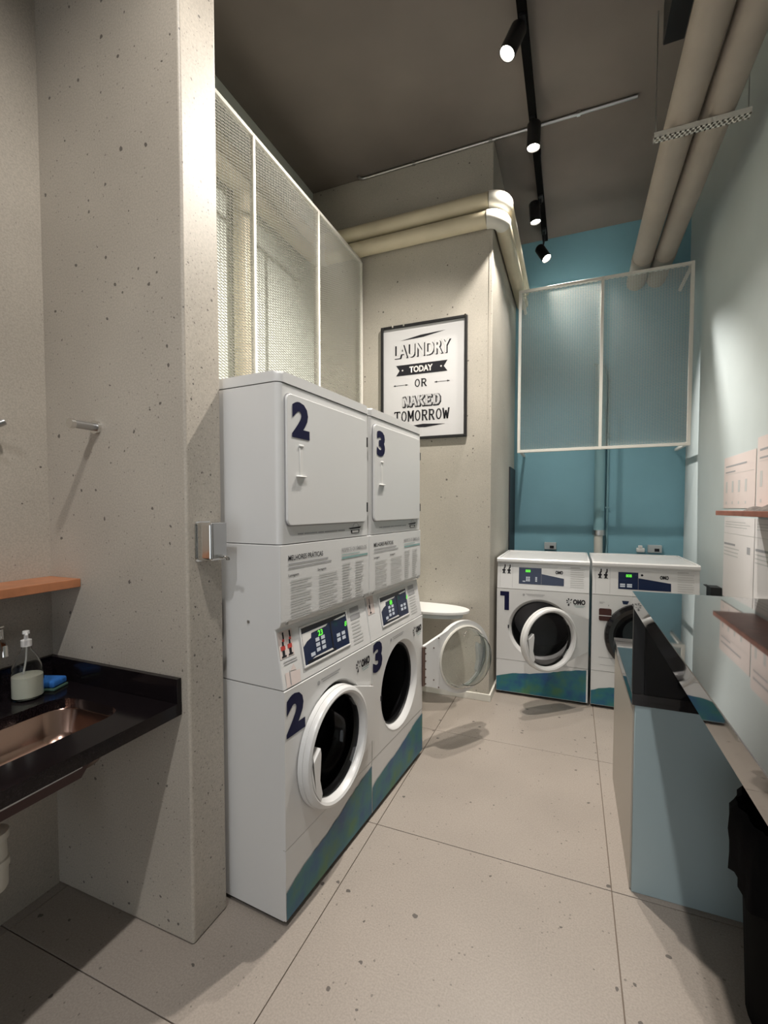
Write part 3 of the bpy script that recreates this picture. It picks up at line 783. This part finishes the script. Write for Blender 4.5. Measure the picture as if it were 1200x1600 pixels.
lm = thing('mesh_screen', 'tall cream framed metal mesh screen above the stacked dryers', 'mesh screen', (-1.66, 1.41, 1.70))
fr = 0.014; ys = [0.0, 0.708, 1.404, 2.130]; Ht = 1.858
for k in range(3):
    panel = bpy.data.objects.new('mesh_panel', None); C.objects.link(panel); panel.parent = lm
    y0, y1 = ys[k], ys[k + 1]
    for q in ((y0, y0 + .022, 0, Ht), (y1 - .022 if k == 2 else y1 - .003, y1, 0, Ht)):
        if q[1] - q[0] > .01: box('post', (-fr, q[0], q[2]), (fr, q[1], q[3]), M['frame_white'], panel, .002, 1)
    box('top_rail', (-fr, y0 + .022, Ht - .022), (fr, y1 - .001, Ht), M['frame_white'], panel, .002, 1)
    box('bottom_rail', (-fr, y0 + .022, 0), (fr, y1 - .001, .022), M['frame_white'], panel, .002, 1)
    expanded_mesh('expanded_mesh', y0 + .02, y1, .02, Ht - .02, M['mesh'], panel, swap=True)

bk = thing('mesh_screen', 'white framed metal mesh screen on the teal back wall above the low washers', 'mesh screen', (0, 4.58, 2.03))
BX0, BXM, BX1, BH = -0.497, 0.222, 0.913, 1.525; fw = 0.026
for k, (xa, xb) in enumerate(((BX0, BXM), (BXM, BX1))):
    panel = bpy.data.objects.new('mesh_panel', None); C.objects.link(panel); panel.parent = bk
    if k == 0: box('post', (xa, -.015, 0), (xa + fw, .015, BH), M['frame_white'], panel, .002, 1)
    box('post', (xb - (fw if k else fw / 2), -.015, 0), (xb + (0 if k else fw / 2), .015, BH), M['frame_white'], panel, .002, 1)
    box('top_rail', (xa + fw / 2, -.014, BH - fw), (xb - fw / 2, .014, BH - .0005), M['frame_white'], panel, .002, 1)
    box('bottom_rail', (xa + fw / 2, -.014, .0005), (xb - fw / 2, .014, fw), M['frame_white'], panel, .002, 1)
    expanded_mesh('expanded_mesh', xa + fw / 2, xb - fw / 2, .015, BH - .015, M['mesh'], panel, a=.021, p=.0064, wd=.0020, dp=-0.0017)
for x, z in ((BX0 + .02, .02), (BX1 - .02, .02), (BX0 + .02, BH - .03), (BX1 - .02, BH - .03)):
    box('wall_bracket', (x - .012, .0155, z - .012), (x + .012, YB - 4.58, z + .012), M['frame_white'], bk, .002, 1)

# ------------------------------------------------------------------ pipes
def elbow_run(name, label, pts_corner, r, matl, group=None, bend=0.10, collar=True, cat='pipe'):
    """pipe run through the given corners with rounded elbows, each straight length and elbow a part"""
    t = thing(name, label, cat, (0, 0, 0), 0, group)
    P = [Vector(p) for p in pts_corner]; start = P[0]
    for i in range(1, len(P)):
        end = P[i]
        if i < len(P) - 1:
            d1 = (P[i] - P[i - 1]).normalized(); d2 = (P[i + 1] - P[i]).normalized()
            a = P[i] - d1 * bend; b = P[i] + d2 * bend
            tube('pipe_length', start, a, r, matl, t, 20)
            path('elbow', arc(P[i], a, b, 8), r * 1.08, M['pvcwhite'] if collar else matl, t, 20)
            start = b
        else:
            tube('pipe_length', start, end, r, matl, t, 20)
    return t
PX = XC + 0.068; PY = YP - 0.068
elbow_run('drain_pipe', 'upper cream pipe turning the corner of the concrete column', [(XB + .075, 1.35, 3.755), (XB + .075, PY, 3.755), (PX + .012, PY, 3.755), (PX + .012, YB, 3.755)], 0.058, M['pvc'], 'pipes round the column')
elbow_run('drain_pipe', 'lower cream pipe turning the corner of the concrete column', [(XB + .075, 1.35, 3.625), (XB + .075, PY, 3.625), (PX - .004, PY, 3.625), (PX - .004, YB, 3.625)], 0.058, M['pvc'], 'pipes round the column')
t = thing('standpipe', 'upright cream pipe behind the tall mesh screen', 'pipe', (XB + .075, 2.52, 0))
tube('pipe_length', (0, 0, 0), (0, 0, 3.567), 0.058, M['pvc'], t, 20)
tube('collar', (0, 0, 2.2), (0, 0, 2.3), 0.064, M['pvc'], t, 20)
for lab, x in (('left of the two thick beige pipes hung along the right of the ceiling', 0.530), ('right of the two thick beige pipes hung along the right of the ceiling', 0.700)):
    t = thing('ceiling_pipe', lab, 'pipe', (x, 0, 3.66), 0, 'thick hung ceiling pipes')
    tube('pipe_length', (0, YF, 0), (0, YB, 0), 0.080, M['pipe_beige'], t, 28)
    for y in (2.05, 4.55): tube('joint_collar', (0, y, 0), (0, y + .07, 0), 0.0835, M['pipe_beige'], t, 28)
hg = thing('pipe_hanger', 'perforated metal strip on wires carrying the two ceiling pipes', 'hanger', (0.395, 2.99, 3.545))
bm = bmesh.new()
nh = 18
for k in range(nh + 1):        # strip made of webs between slotted holes
    x = 0.43 * k / nh; bm_box(bm, (x - .005, 0, .003), (x + .005, .045, .006))
bm_box(bm, (-.006, 0, .003), (.436, .012, .006)); bm_box(bm, (-.006, .033, .003), (.436, .045, .006))
bm_box(bm, (-.006, 0, .006), (.436, .003, .034)); bm_box(bm, (-.006, .042, .006), (.436, .045, .034))
bm_obj('strip', bm, M['pvcwhite'], hg)
for x in (0.004, 0.426): tube('wire', (x, .022, .004), (x, .022, CEIL - 3.545), 0.0025, M['steel'], hg, 8)
tag(box('cable_box', (0.42, 2.3, 4.02), (0.52, 2.98, CEIL), M['black'], None, .004), 'dark box fixed to the ceiling beside the thick pipes', 'box')
cd = thing('electrical_conduit', 'thin grey conduit crossing the ceiling along the column top', 'conduit', (0, YP - .012, CEIL - .014))
tube('conduit_length', (-1.62, 0, 0), (0.36, 0, 0), 0.011, M['steel'], cd, 12)
path('conduit_bend', [(-1.62, 0, 0), (-1.645, -.004, -.002), (-1.66, -.02, -.004), (-1.665, -.05, -.006)], 0.011, M['steel'], cd, 12)
for x in (-1.2, -.6, 0.0): box('saddle_clip', (x - .012, -.016, -.013), (x + .012, .012, .014), M['steel'], cd, .002, 1)

# ------------------------------------------------------------------ poster on the column
ps = thing('framed_poster', 'black framed poster with laundry slogan on the concrete column', 'poster', (-1.478, YP, 2.055))
PW, PH, pf = 0.715, 0.925, 0.020
box('frame_side', (0, -.028, 0), (pf, 0, PH), M['black'], ps, .002, 1); box('frame_side', (PW - pf, -.028, 0), (PW, 0, PH), M['black'], ps, .002, 1)
box('frame_rail', (pf, -.028, 0), (PW - pf, 0, pf), M['black'], ps, .002, 1); box('frame_rail', (pf, -.028, PH - pf), (PW - pf, 0, PH), M['black'], ps, .002, 1)
sheet = box('poster_sheet', (pf, -.012, pf), (PW - pf, -.004, PH - pf), mat('poster_paper', (0.62, 0.62, 0.63), 0.25), ps)
def pprint(name, polys, m, y=-.0128):
    bm = bmesh.new()
    for pts in polys: bm.faces.new([bm.verts.new((x, y, z)) for x, z in pts])
    return bm_obj(name, bm, m, sheet)
pprint('flourish', [[(.165, .800), (.34, .828), (.545, .838), (.36, .808)], [(.165, .104), (.38, .094), (.545, .112), (.36, .122)]], M['ink'])
# hollow shadowed letters
fit_text('slogan_shadow', 'LAUNDRY', .118, .590, .655, .765, -.0126, M['ink'], sheet, bold=.035)
fit_text('slogan_laundry', 'LAUNDRY', .108, .578, .662, .770, -.0132, sheet.data.materials[0], sheet, bold=.012)
fit_text('slogan_outline', 'LAUNDRY', .106, .576, .664, .772, -.0129, M['paleink'], sheet, bold=.028)
pprint('ribbon', [[(.130, .520), (.560, .520), (.530, .560), (.560, .605), (.130, .605), (.160, .562)]], M['ink'])
fit_text('slogan_today', 'TODAY', .245, .440, .537, .588, -.0134, M['paper'], sheet, bold=.04)
pprint('ribbon_stars', [[(.178, .562), (.186, .570), (.194, .562), (.186, .554)], [(.500, .562), (.508, .570), (.516, .562), (.508, .554)]], M['paper'], -.0134)
pprint('arrows', [[(.118, .441), (.232, .441), (.232, .445), (.118, .445)], [(.455, .441), (.572, .441), (.572, .445), (.455, .445)],
                  [(.106, .443), (.122, .450), (.130, .443), (.122, .436)], [(.212, .450), (.236, .443), (.212, .436)], [(.476, .450), (.452, .443), (.476, .436)], [(.558, .450), (.582, .443), (.558, .436)]], M['ink'])
# slab-serif lettering drawn from strokes
GL = {
 'T': ([((.5, 0), (.5, 1)), ((0, .96), (1, .96))], [(.5, 0), (.03, .88, 'v'), (.97, .88, 'v')]),
 'M': ([((.12, 0), (.12, 1)), ((.88, 0), (.88, 1)), ((.12, 1), (.5, .25)), ((.88, 1), (.5, .25))], [(.12, 0), (.88, 0), (.08, 1), (.92, 1)]),
 'R': ([((.18, 0), (.18, 1)), ((.18, .95), (.68, .95)), ((.18, .5), (.68, .5)), ((.80, .60), (.80, .86)), ((.68, .95), (.80, .86)), ((.68, .5), (.80, .6)), ((.48, .5), (.86, 0))], [(.18, 0), (.12, 1), (.88, 0)]),
 'W': ([((.05, 1), (.28, 0)), ((.28, 0), (.5, .8)), ((.5, .8), (.72, 0)), ((.72, 0), (.95, 1))], [(.06, 1), (.94, 1)]),
 'N': ([((.15, 0), (.15, 1)), ((.85, 0), (.85, 1)), ((.15, 1), (.85, 0))], [(.15, 0), (.12, 1), (.85, 1)]),
 'A': ([((.08, 0), (.5, 1)), ((.92, 0), (.5, 1)), ((.25, .33), (.75, .33))], [(.09, 0), (.91, 0)]),
 'K': ([((.18, 0), (.18, 1)), ((.82, 1), (.2, .42)), ((.38, .58), (.86, 0))], [(.18, 0), (.18, 1), (.84, 1), (.86, 0)]),
 'E': ([((.2, 0), (.2, 1)), ((.2, .96), (.88, .96)), ((.2, .5), (.7, .5)), ((.2, .04), (.88, .04))], [(.14, 0), (.14, 1), (.86, .88, 'v'), (.86, .12, 'v')]),
 'D': ([((.2, 0), (.2, 1)), ((.2, .96), (.62, .96)), ((.2, .04), (.62, .04)), ((.62, .96), (.84, .72)), ((.84, .72), (.84, .28)), ((.84, .28), (.62, .04))], [(.12, 0), (.12, 1)]),
 'O': ([(( .5 + .36 * math.cos(2 * math.pi * k / 16), .5 + .47 * math.sin(2 * math.pi * k / 16)), (.5 + .36 * math.cos(2 * math.pi * (k + 1) / 16), .5 + .47 * math.sin(2 * math.pi * (k + 1) / 16))) for k in range(16)], []),
}
def slab_word(name, word, x0, x1, z0, z1, th, m, y, grow=0.0):
    bm = bmesh.new(); n = len(word); cw = (x1 - x0) / n; h = z1 - z0
    for i, ch in enumerate(word):
        st, se = GL[ch]; ox = x0 + cw * i + cw * .06; w = cw * .88
        def stroke(a, b, t):
            A = Vector((ox + a[0] * w, z0 + a[1] * h)); B = Vector((ox + b[0] * w, z0 + b[1] * h)); d_ = (B - A).normalized(); nn = Vector((-d_.y, d_.x)) * t / 2
            A = A - d_ * grow; B = B + d_ * grow
            bm.faces.new([bm.verts.new((p.x, y, p.y)) for p in (A - nn, B - nn, B + nn, A + nn)])
        for a, b in st: stroke(a, b, th * (0.8 if abs(a[1] - b[1]) < .2 else 1.0) + 2 * grow)
        for s in se:
            if len(s) == 3: stroke((s[0], s[1] - .08), (s[0], s[1] + .08), th * .45 + 2 * grow)
            else: stroke((s[0] - .13, s[1]), (s[0] + .13, s[1]), th * .45 + 2 * grow)
    return bm_obj(name, bm, m, sheet)
slab_word('slogan_or', 'OR', .285, .395, .420, .480, .011, M['ink'], -.0130)
slab_word('slogan_naked_shadow', 'NAKED', .188, .508, .268, .342, .020, M['ink'], -.0126, .005)
slab_word('slogan_naked', 'NAKED', .182, .502, .274, .348, .011, sheet.data.materials[0], -.0133, .0)
slab_word('slogan_naked_body', 'NAKED', .183, .503, .273, .347, .020, M['greyink'], -.0129, .001)
slab_word('slogan_tomorrow', 'TOMORROW', .112, .578, .150, .232, .013, M['ink'], -.0130)
# glints of clips along the top edge
for x in (.10, .195, .695):
    box('frame_clip', (x, -.031, PH - .016), (x + .012, -.002, PH + .004), M['chrome'], ps)

# ------------------------------------------------------------------ board on the column wall, standpipe, sockets
ib = thing('wall_board', 'white round-ended board sticking out behind the open washer door', 'ironing board', (-0.70, YP, 0.0))
def board_pts(inset):
    pts = [(-0.80, -0.003), (-0.36, -0.003)]
    for k in range(13):
        a = R(90 - 90 * k / 12); pts.append((-0.36 + (0.36 - inset) * math.cos(a) ** 0.9 if math.cos(a) > 0 else -0.36, -0.17 + (0.165 - inset * .5) * math.sin(a)))
    for k in range(1, 13):
        a = R(-90 * k / 12); pts.append((-0.36 + (0.36 - inset) * max(0, math.cos(a)) ** 0.9, -0.17 + (0.17 - inset) * math.sin(a)))
    return pts + [(-0.80, -0.34 + inset)]
prism('board_top', board_pts(0.0), 0.715, 0.738, M['white2'], ib, 'xy', bevel=.004)
prism('board_underside', board_pts(0.05), 0.676, 0.704, M['cool'], ib, 'xy', bevel=.004)
prism('board_core', board_pts(0.08), 0.704, 0.715, M['greyink'], ib, 'xy')
prism('wall_support', [(-.003, .45), (-.003, .676), (-.25, .676)], -.70, -.67, M['white2'], ib, 'yz')

sp = thing('standpipe', 'teal painted pipe ending in a pale coupling above the low washers', 'pipe', (0.245, YB - .06, 0))
tube('pipe_length', (0, 0, 1.26), (0, 0, 2.72), 0.048, M['teal_paint'], sp, 20)
path('pipe_bend', [(0, 0, 2.70), (0, 0, 2.80), (0, .02, 2.86), (0, .06, 2.88)], 0.048, M['teal_paint'], sp, 16)
tube('coupling', (0, 0, 1.235), (0, 0, 1.285), 0.058, M['steel'], sp, 20)
tube('drain_hose', (0.004, -.01, 0.60), (-0.004, -.01, 1.24), 0.040, M['pvcwhite'], sp, 20)
c2 = thing('wall_conduit', 'dark thin conduit running down the teal back wall', 'conduit', (0.318, YB - .014, 0))
tube('conduit_length', (0, 0, 1.02), (0, 0, 2.75), 0.012, M['teal_paint'], c2, 10)
path('conduit_bend', [(0, 0, 2.75), (-.02, 0, 2.84), (-.07, 0, 2.90), (-.14, 0, 2.92)], 0.012, M['teal_paint'], c2, 10)
for z in (1.5, 2.2): box('saddle_clip', (-.02, -.014, z), (.02, .014, z + .015), M['teal_paint'], c2)
def socket(x, label, plug):
    t = thing('wall_socket', label, 'socket', (x, YB, 1.075), 0, 'sockets on the back wall')
    box('box_body', (-.058, -.045, 0), (.058, 0, .072), M['greenink'] if False else mat('socket_grey', (.42, .45, .46), .5), t, .004)
    box('outlet', (-.004, -.047, .012), (.036, -.044, .040), M['ink'], t)
    if plug:
        bm = bmesh.new(); bm_box(bm, (-.155, -.05, 0), (-.085, -.005, .042), .008, 2); bm_box(bm, (-.14, -.05, .035), (-.105, -.01, .066), .006, 2)
        bm_obj('white_plug', bm, M['white2'], t, 40)
    return t
socket(-0.205, 'grey socket box on the teal wall above washer number 1', False)
socket(0.735, 'grey socket box with white plug on the teal wall, near the right corner', True)

# ------------------------------------------------------------------ low teal cabinet, bar counter, bin
cb = thing('base_cabinet', 'low teal cabinet with black top standing at the end of the bar', 'cabinet', (0.235, 1.973, 0))
CW = XR - 0.235 - .004; CD = 0.815
box('body', (0, 0.0, 0.0), (CW, CD, 0.742), M['tealcab'], cb, .0015, 1)
box('side_panel', (-.006, 0.012, 0.004), (-.0005, CD - .004, 0.738), mat('side_laminate', (0.42, 0.38, 0.33), 0.4), cb)
box('countertop', (-.012, -.006, 0.7425), (CW, CD + .006, 0.788), M['bartop'], cb, .0015, 1)
sb_ = thing('bar_counter', 'glossy black bar counter along the right wall, shelves mirrored in it', 'counter', (0.220, -0.6, 0))
BL = 1.996 + 0.6
box('bar_top', (0, 0, 1.122), (XR - .220 - .0005, BL, 1.180), M['bartop'], sb_, .0015, 1)
box('end_panel', (0.045, BL - .024, .7885), (XR - .220 - .001, BL - .008, 1.1215), M['blackgloss'], sb_)
box('leg', (0.004, BL - .026, .7885), (0.044, BL - .002, 1.1215), M['black'], sb_, .001, 1)
box('wall_cleat', (XR - .220 - .05, 0.05, 1.06), (XR - .220 - .003, BL - .04, 1.1215), M['black'], sb_)
box('end_leg', (0.62, .08, 0), (0.68, .14, 1.1215), M['black'], sb_)

bn = thing('waste_bin', 'black bin lined with a dark bag under the bar counter', 'bin', (0.690, 1.60, 0))
lathe('bin_body', [(0.0, 0.004), (.185, 0.0), (.19, .01), (.215, .58), (.222, .60), (.205, .60), (.19, .03), (0, .03)], (0, 0, 0), M['matblack'], bn, 36, 'z')
bm = bmesh.new()
segs = 60; rings = []
for zi, (rr, zz) in enumerate(((.200, .50), (.212, .605), (.222, .622), (.236, .600), (.238, .54), (.233, .46), (.232, .40))):
    rings.append([bm.verts.new(((rr + .006 * math.sin(k * 2.3 + zi) + .005 * math.sin(k * .9 + zi * .4)) * math.cos(2 * math.pi * k / segs), (rr + .006 * math.sin(k * 2.3 + zi)) * math.sin(2 * math.pi * k / segs), zz + (.012 * math.sin(k * .7) if zi == 6 else 0) + .006 * math.sin(k * 1.1))) for k in range(segs)])
for a, b in zip(rings, rings[1:]):
    for k in range(segs): bm.faces.new((a[k], a[(k + 1) % segs], b[(k + 1) % segs], b[k]))
bm_obj('bin_bag', bm, M['plasticbag'], bn, 60)

# ------------------------------------------------------------------ right wall: shelf, sheets, bracket
ws = thing('wall_shelf', 'narrow reddish wooden shelf on the pale right wall', 'shelf', (XR, 3.2, 1.46))
box('board', (-.20, -2.6, 0), (-.001, 0, .026), M['wood_dark'], ws, .0015, 1)
cl = bmesh.new()
n1, n2 = 16, 10; grid = []
for i in range(n1 + 1):
    row = []
    for j in range(n2 + 1):
        fx, fy = i / n1, j / n2
        env = (math.sin(math.pi * fx) * math.sin(math.pi * fy)) ** .5
        row.append(cl.verts.new((-.17 + .13 * fy, 0 - .34 * fx, 1.4868 - 1.46 + env * (.022 + .012 * math.sin(fx * 9 + fy * 4) + .010 * math.sin(fx * 17 - fy * 7)))))
    grid.append(row)
for i in range(n1):
    for j in range(n2): cl.faces.new((grid[i][j], grid[i + 1][j], grid[i + 1][j + 1], grid[i][j + 1]))
bot = cl.faces.new([grid[i][0] for i in range(n1 + 1)] + [grid[n1][j] for j in range(1, n2 + 1)] + [grid[i][n2] for i in range(n1 - 1, -1, -1)] + [grid[0][j] for j in range(n2 - 1, 0, -1)])
o = bm_obj('cleaning_cloth', cl, M['cloth'], None, 60); o.location = (XR, 2.86, 1.46)
tag(o, 'crumpled dark grey cloth lying on the wooden wall shelf', 'cloth')

def sheet_on_right(label, ya, yb, za, zb, kindn):
    """paper on the right wall; local x runs towards the camera (-y), facing -x"""
    t = thing('notice_sheet', label, 'notice', (XR, ya, za), R(-90), 'printed sheets on the right wall')
    w = ya - yb; h = zb - za
    box('paper', (0, -.003, 0), (w, -.0005, h), M['pinkpaper'] if kindn in (0, 1) else M['paper'], t)
    yc = lambda z: -.0036
    if kindn in (0, 1):
        quads('heading', [(w * .06, w * .75, h * .80, h * .83), (w * .06, w * .40, h * .69, h * .715)], yc, M['greyink'], t)
        quads('rule', [(w * .06, w * .95, h * .655, h * .660)], yc, M['paleink'], t)
        rows = []
        for k in range(4):
            x = w * (.08 + .21 * k); rows += [(x, x + w * .06, h * .30, h * .52), (x + w * .01, x + w * .05, h * .08, h * .13)]
        quads('steps_print', rows, yc, M['paleink'], t)
    else:
        quads('heading', [(w * .02, w * .42, h * .66, h * .685)], yc, M['greyink'], t)
        quads('notice_text', lines_of_text(w * .02, w * .6, h * .50, h * .63, 3, .3) + lines_of_text(w * .05, w * .9, h * .86, h * .95, 3, .3), yc, M['paleink'], t)
        quads('rule', [(0, w, h * .80, h * .806)], yc, M['paleink'], t)
        quads('icon', [(w * .80, w * .90, h * .60, h * .68)], yc, M['greyink'], t)
sheet_on_right('upper sheet of printed steps, left one above the wooden shelf', 3.835, 3.245, 1.50, 1.842, 0)
sheet_on_right('upper sheet of printed steps, nearest the photo edge above the wooden shelf', 3.225, 2.60, 1.50, 1.90, 1)
sheet_on_right('lower printed notice, left one below the wooden shelf', 3.80, 3.235, 0.90, 1.44, 2)
sheet_on_right('lower printed notice, nearest the photo edge below the wooden shelf', 3.225, 2.60, 0.90, 1.44, 3)
wbk = thing('wall_holder', 'small black holder with flat lever on the pale right wall', 'holder', (XR, 3.92, 0.80))
box('holder_body', (-.07, -.12, 0), (-.0045, 0, .148), M['black'], wbk, .004)
box('lever', (-.065, .0005, .132), (-.045, .10, .138), M['black'], wbk)

# ------------------------------------------------------------------ washbasin nook
vt = thing('vanity_counter', 'black granite washbasin counter in the left nook', 'counter', (0, 0, 0))
VZ = 0.845; VX = -1.212; VY0 = -0.35; VY1 = 1.149
hole = rrect(-1.635, -1.335, 0.34, 1.035, 0.07, 7)
bm = bmesh.new(); bm_plate_hole(bm, (XL + .001, VX, VY0, VY1), hole, VZ - .034, VZ, 'xy'); bm_obj('slab', bm, M['granite'], vt)
box('backsplash', (XL + .0015, VY0, VZ), (XL + .020, VY1, 0.928), M['granite'], vt, .001, 1)
box('side_splash', (XL + .020, VY1 - .019, VZ), (VX, VY1, 0.928), M['granite'], vt, .001, 1)
box('front_apron', (VX - .02, VY0, 0.803), (VX, VY1 - .0005, VZ - .034), M['granite'], vt)
prism('under_skirt', [(0.945, .811), (0.945, .770), (0.883, .746), (0.863, .722), (-.3, .722), (-.3, .811)], -1.322, -1.30, mat('dim_board', (0.05, 0.018, 0.018), 0.35), vt, 'yz')  # dark red-brown of the low light put into the base colour
prism('skirt_glint', [(0.872, .762), (0.862, .752), (-.3, .742), (-.3, .758)], -1.2995, -1.296, M['white2'], vt, 'yz')  # white strip stands in for the reflection in the gap under the apron
# basin bowl
bs = bmesh.new()
rings = []
for (ins, z) in ((-0.004, VZ - .034), (0.0, VZ - .04), (0.012, VZ - .11), (0.035, VZ - .145), (0.075, VZ - .155)):
    rings.append([bs.verts.new((x, y, z)) for x, y in rrect(-1.635 + ins, -1.335 - ins, 0.34 + ins, 1.035 - ins, max(.02, .075 - ins * .4), 7)])
for a, b in zip(rings, rings[1:]):
    for k in range(len(a)): bs.faces.new((a[k], a[(k + 1) % len(a)], b[(k + 1) % len(a)], b[k]))
bs.faces.new(rings[-1])
basin = tag(bm_obj('sink_basin', bs, M['sinksteel'], None, 50), 'rectangular metal basin set into the black washbasin counter', 'basin')
dr = lathe('drain', [(0.0, .003), (.022, .004), (.034, .002), (.036, 0)], (-1.48, .70, VZ - .155), M['chrome'], basin, 24, 'z')
tp = thing('bottle_trap', 'white plastic drain trap under the washbasin', 'drain trap', (-1.60, 0.79, 0.0))
tp.scale = (0.78, 0.78, 1.0)
tube('tailpiece', (0.0, 0.0, .50), (0.0, 0.0, .695), .018, M['pvcwhite'], tp, 16)
lathe('trap_body', [(0, .345), (.038, .345), (.045, .355), (.047, .415), (.052, .418), (.052, .440), (.046, .444), (.043, .50), (.052, .503), (.052, .525), (.030, .53), (.02, .535)], (0, 0, 0), M['pvcwhite'], tp, 28, 'z')
path('waste_arm', [(-.03, 0, .48), (-.12, 0, .48), (-.357, 0, .48)], .016, M['pvcwhite'], tp)
lathe('wall_flange', [(.017, -.004), (.04, -.002), (.04, 0)], (0, 0, 0), M['pvcwhite'], tp, 20).matrix_local = Matrix.Translation((-.3575, 0, .48)) @ Matrix.Rotation(R(90), 4, 'Z')

fc = thing('wall_tap', 'chrome wall tap at the left edge above the washbasin', 'tap', (XL, 0.925, 1.0))
tube('flange', (0.0005, 0, .05), (.012, 0, .05), .030, M['chrome'], fc, 24)
tube('body', (.012, 0, .05), (.085, 0, .05), .017, M['chrome'], fc, 20)
tube('valve_head', (.075, 0, .018), (.075, 0, .088), .020, M['chrome'], fc, 20)
path('spout', [(.085, 0, .05), (.14, -.02, .055), (.17, -.03, .045), (.178, -.033, .015)], .010, M['chrome'], fc)
box('lever', (.068, -.055, .089), (.082, .02, .097), M['chrome'], fc, .003)

hk = thing('robe_hook', 'chrome peg hook on the concrete partition above the wooden shelf', 'hook', (-1.597, 1.15, 1.792))
tube('rosette', (0, -.0005, 0), (0, -.012, 0), .024, M['chrome'], hk, 24)
tube('peg', (0, -.012, 0), (0, -.085, 0), .014, M['steel'], hk, 20)
tube('peg_cap', (0, -.085, 0), (0, -.100, 0), .017, M['chrome'], hk, 20)
h2 = thing('robe_hook', 'double hook cut by the left photo edge on the left wall', 'hook', (XL, 0.952, 1.78))
tube('rosette', (.0005, -.01, -.02), (.010, -.01, -.02), .030, M['steel'], h2, 20)
path('upper_arm', [(.01, -.01, .0), (.045, -.005, .0), (.060, .01, .01), (.062, .022, .018)], .011, M['steel'], h2)
path('lower_arm', [(.01, -.01, -.04), (.035, -.008, -.055), (.045, .006, -.052)], .008, M['steel'], h2)

sh = thing('wall_shelf', 'short light wooden shelf in the corner above the washbasin', 'shelf', (XL, 1.149, 1.205))
box('board', (.0005, -1.3, 0), (.175, -.0005, .031), M['wood'], sh, .0015, 1)

bt = thing('soap_bottle', 'clear pump bottle half filled with white liquid soap', 'soap bottle', (-1.735, 0.975, VZ))
lathe('bottle', [(0, .002), (.050, .0), (.056, .008), (.056, .085), (.050, .115), (.034, .150), (.018, .172), (.016, .188), (.013, .188), (.015, .170), (.031, .148), (.047, .113), (.0535, .085), (.0535, .010), (.048, .004), (0, .004)], (0, 0, 0), M['clear'], bt, 36, 'z')
lathe('liquid_soap', [(0, .0045), (.047, .0045), (.053, .011), (.053, .083), (0, .083)], (0, 0, 0), M['soap'], bt, 36, 'z')
path('dip_tube', [(.002, 0, .19), (-.004, 0, .14), (-.020, -.005, .075), (-.028, -.008, .030)], .0035, M['white2'], bt, 8)
pm = lathe('pump', [(0, .188), (.019, .186), (.019, .208), (.008, .212), (.007, .228), (.013, .230), (.012, .240), (0, .241)], (0, 0, 0), M['white2'], bt, 24, 'z')
path('nozzle', [(0, 0, .234), (.025, -.012, .234), (.036, -.018, .228)], .005, M['white2'], pm, 8)
bt.scale = (0.84, 0.84, 0.97)
spg = thing('sponge', 'blue scouring sponge with dark green pad behind the soap bottle', 'sponge', (-1.765, 1.055, VZ), R(20))
box('pad', (-.055, -.035, .0005), (.055, .035, .010), M['greenscour'], spg, .003)
box('foam', (-.053, -.034, .010), (.053, .034, .036), M['blue'], spg, .008, 3)

# soap dispenser on the partition end
sd = thing('soap_dispenser', 'polished steel soap dispenser on the end of the concrete partition', 'soap dispenser', (-1.178, 1.222, 1.318))
prism('back_plate', rrect(-.040, .040, .0, .137, .014), -.0005, 0, M['chrome'], sd).matrix_local = Matrix.Identity(4)
sd.children[0].data.transform(Matrix.Rotation(R(90), 4, 'Z')); sd.children[0].data.transform(Matrix.Translation((.0015, 0, 0)))
box('tank', (.003, -.036, .004), (.068, .036, .134), M['chrome'], sd, .010, 3)
box('face_plate', (.0685, -.033, .012), (.074, .033, .132), M['steel'], sd, .002, 1)
path('spigot', [(.074, .0, .018), (.092, .0, .018)], .007, M['chrome'], sd, 12)
path('push_valve', [(.092, 0, .018), (.104, 0, .017), (.108, 0, .012)], .0045, M['chrome'], sd, 10)
lathe('valve_knob', [(0, .0), (.007, .002), (.008, .008), (.005, .013), (0, .014)], (.108, 0, .006), M['chrome'], sd, 14, 'z')
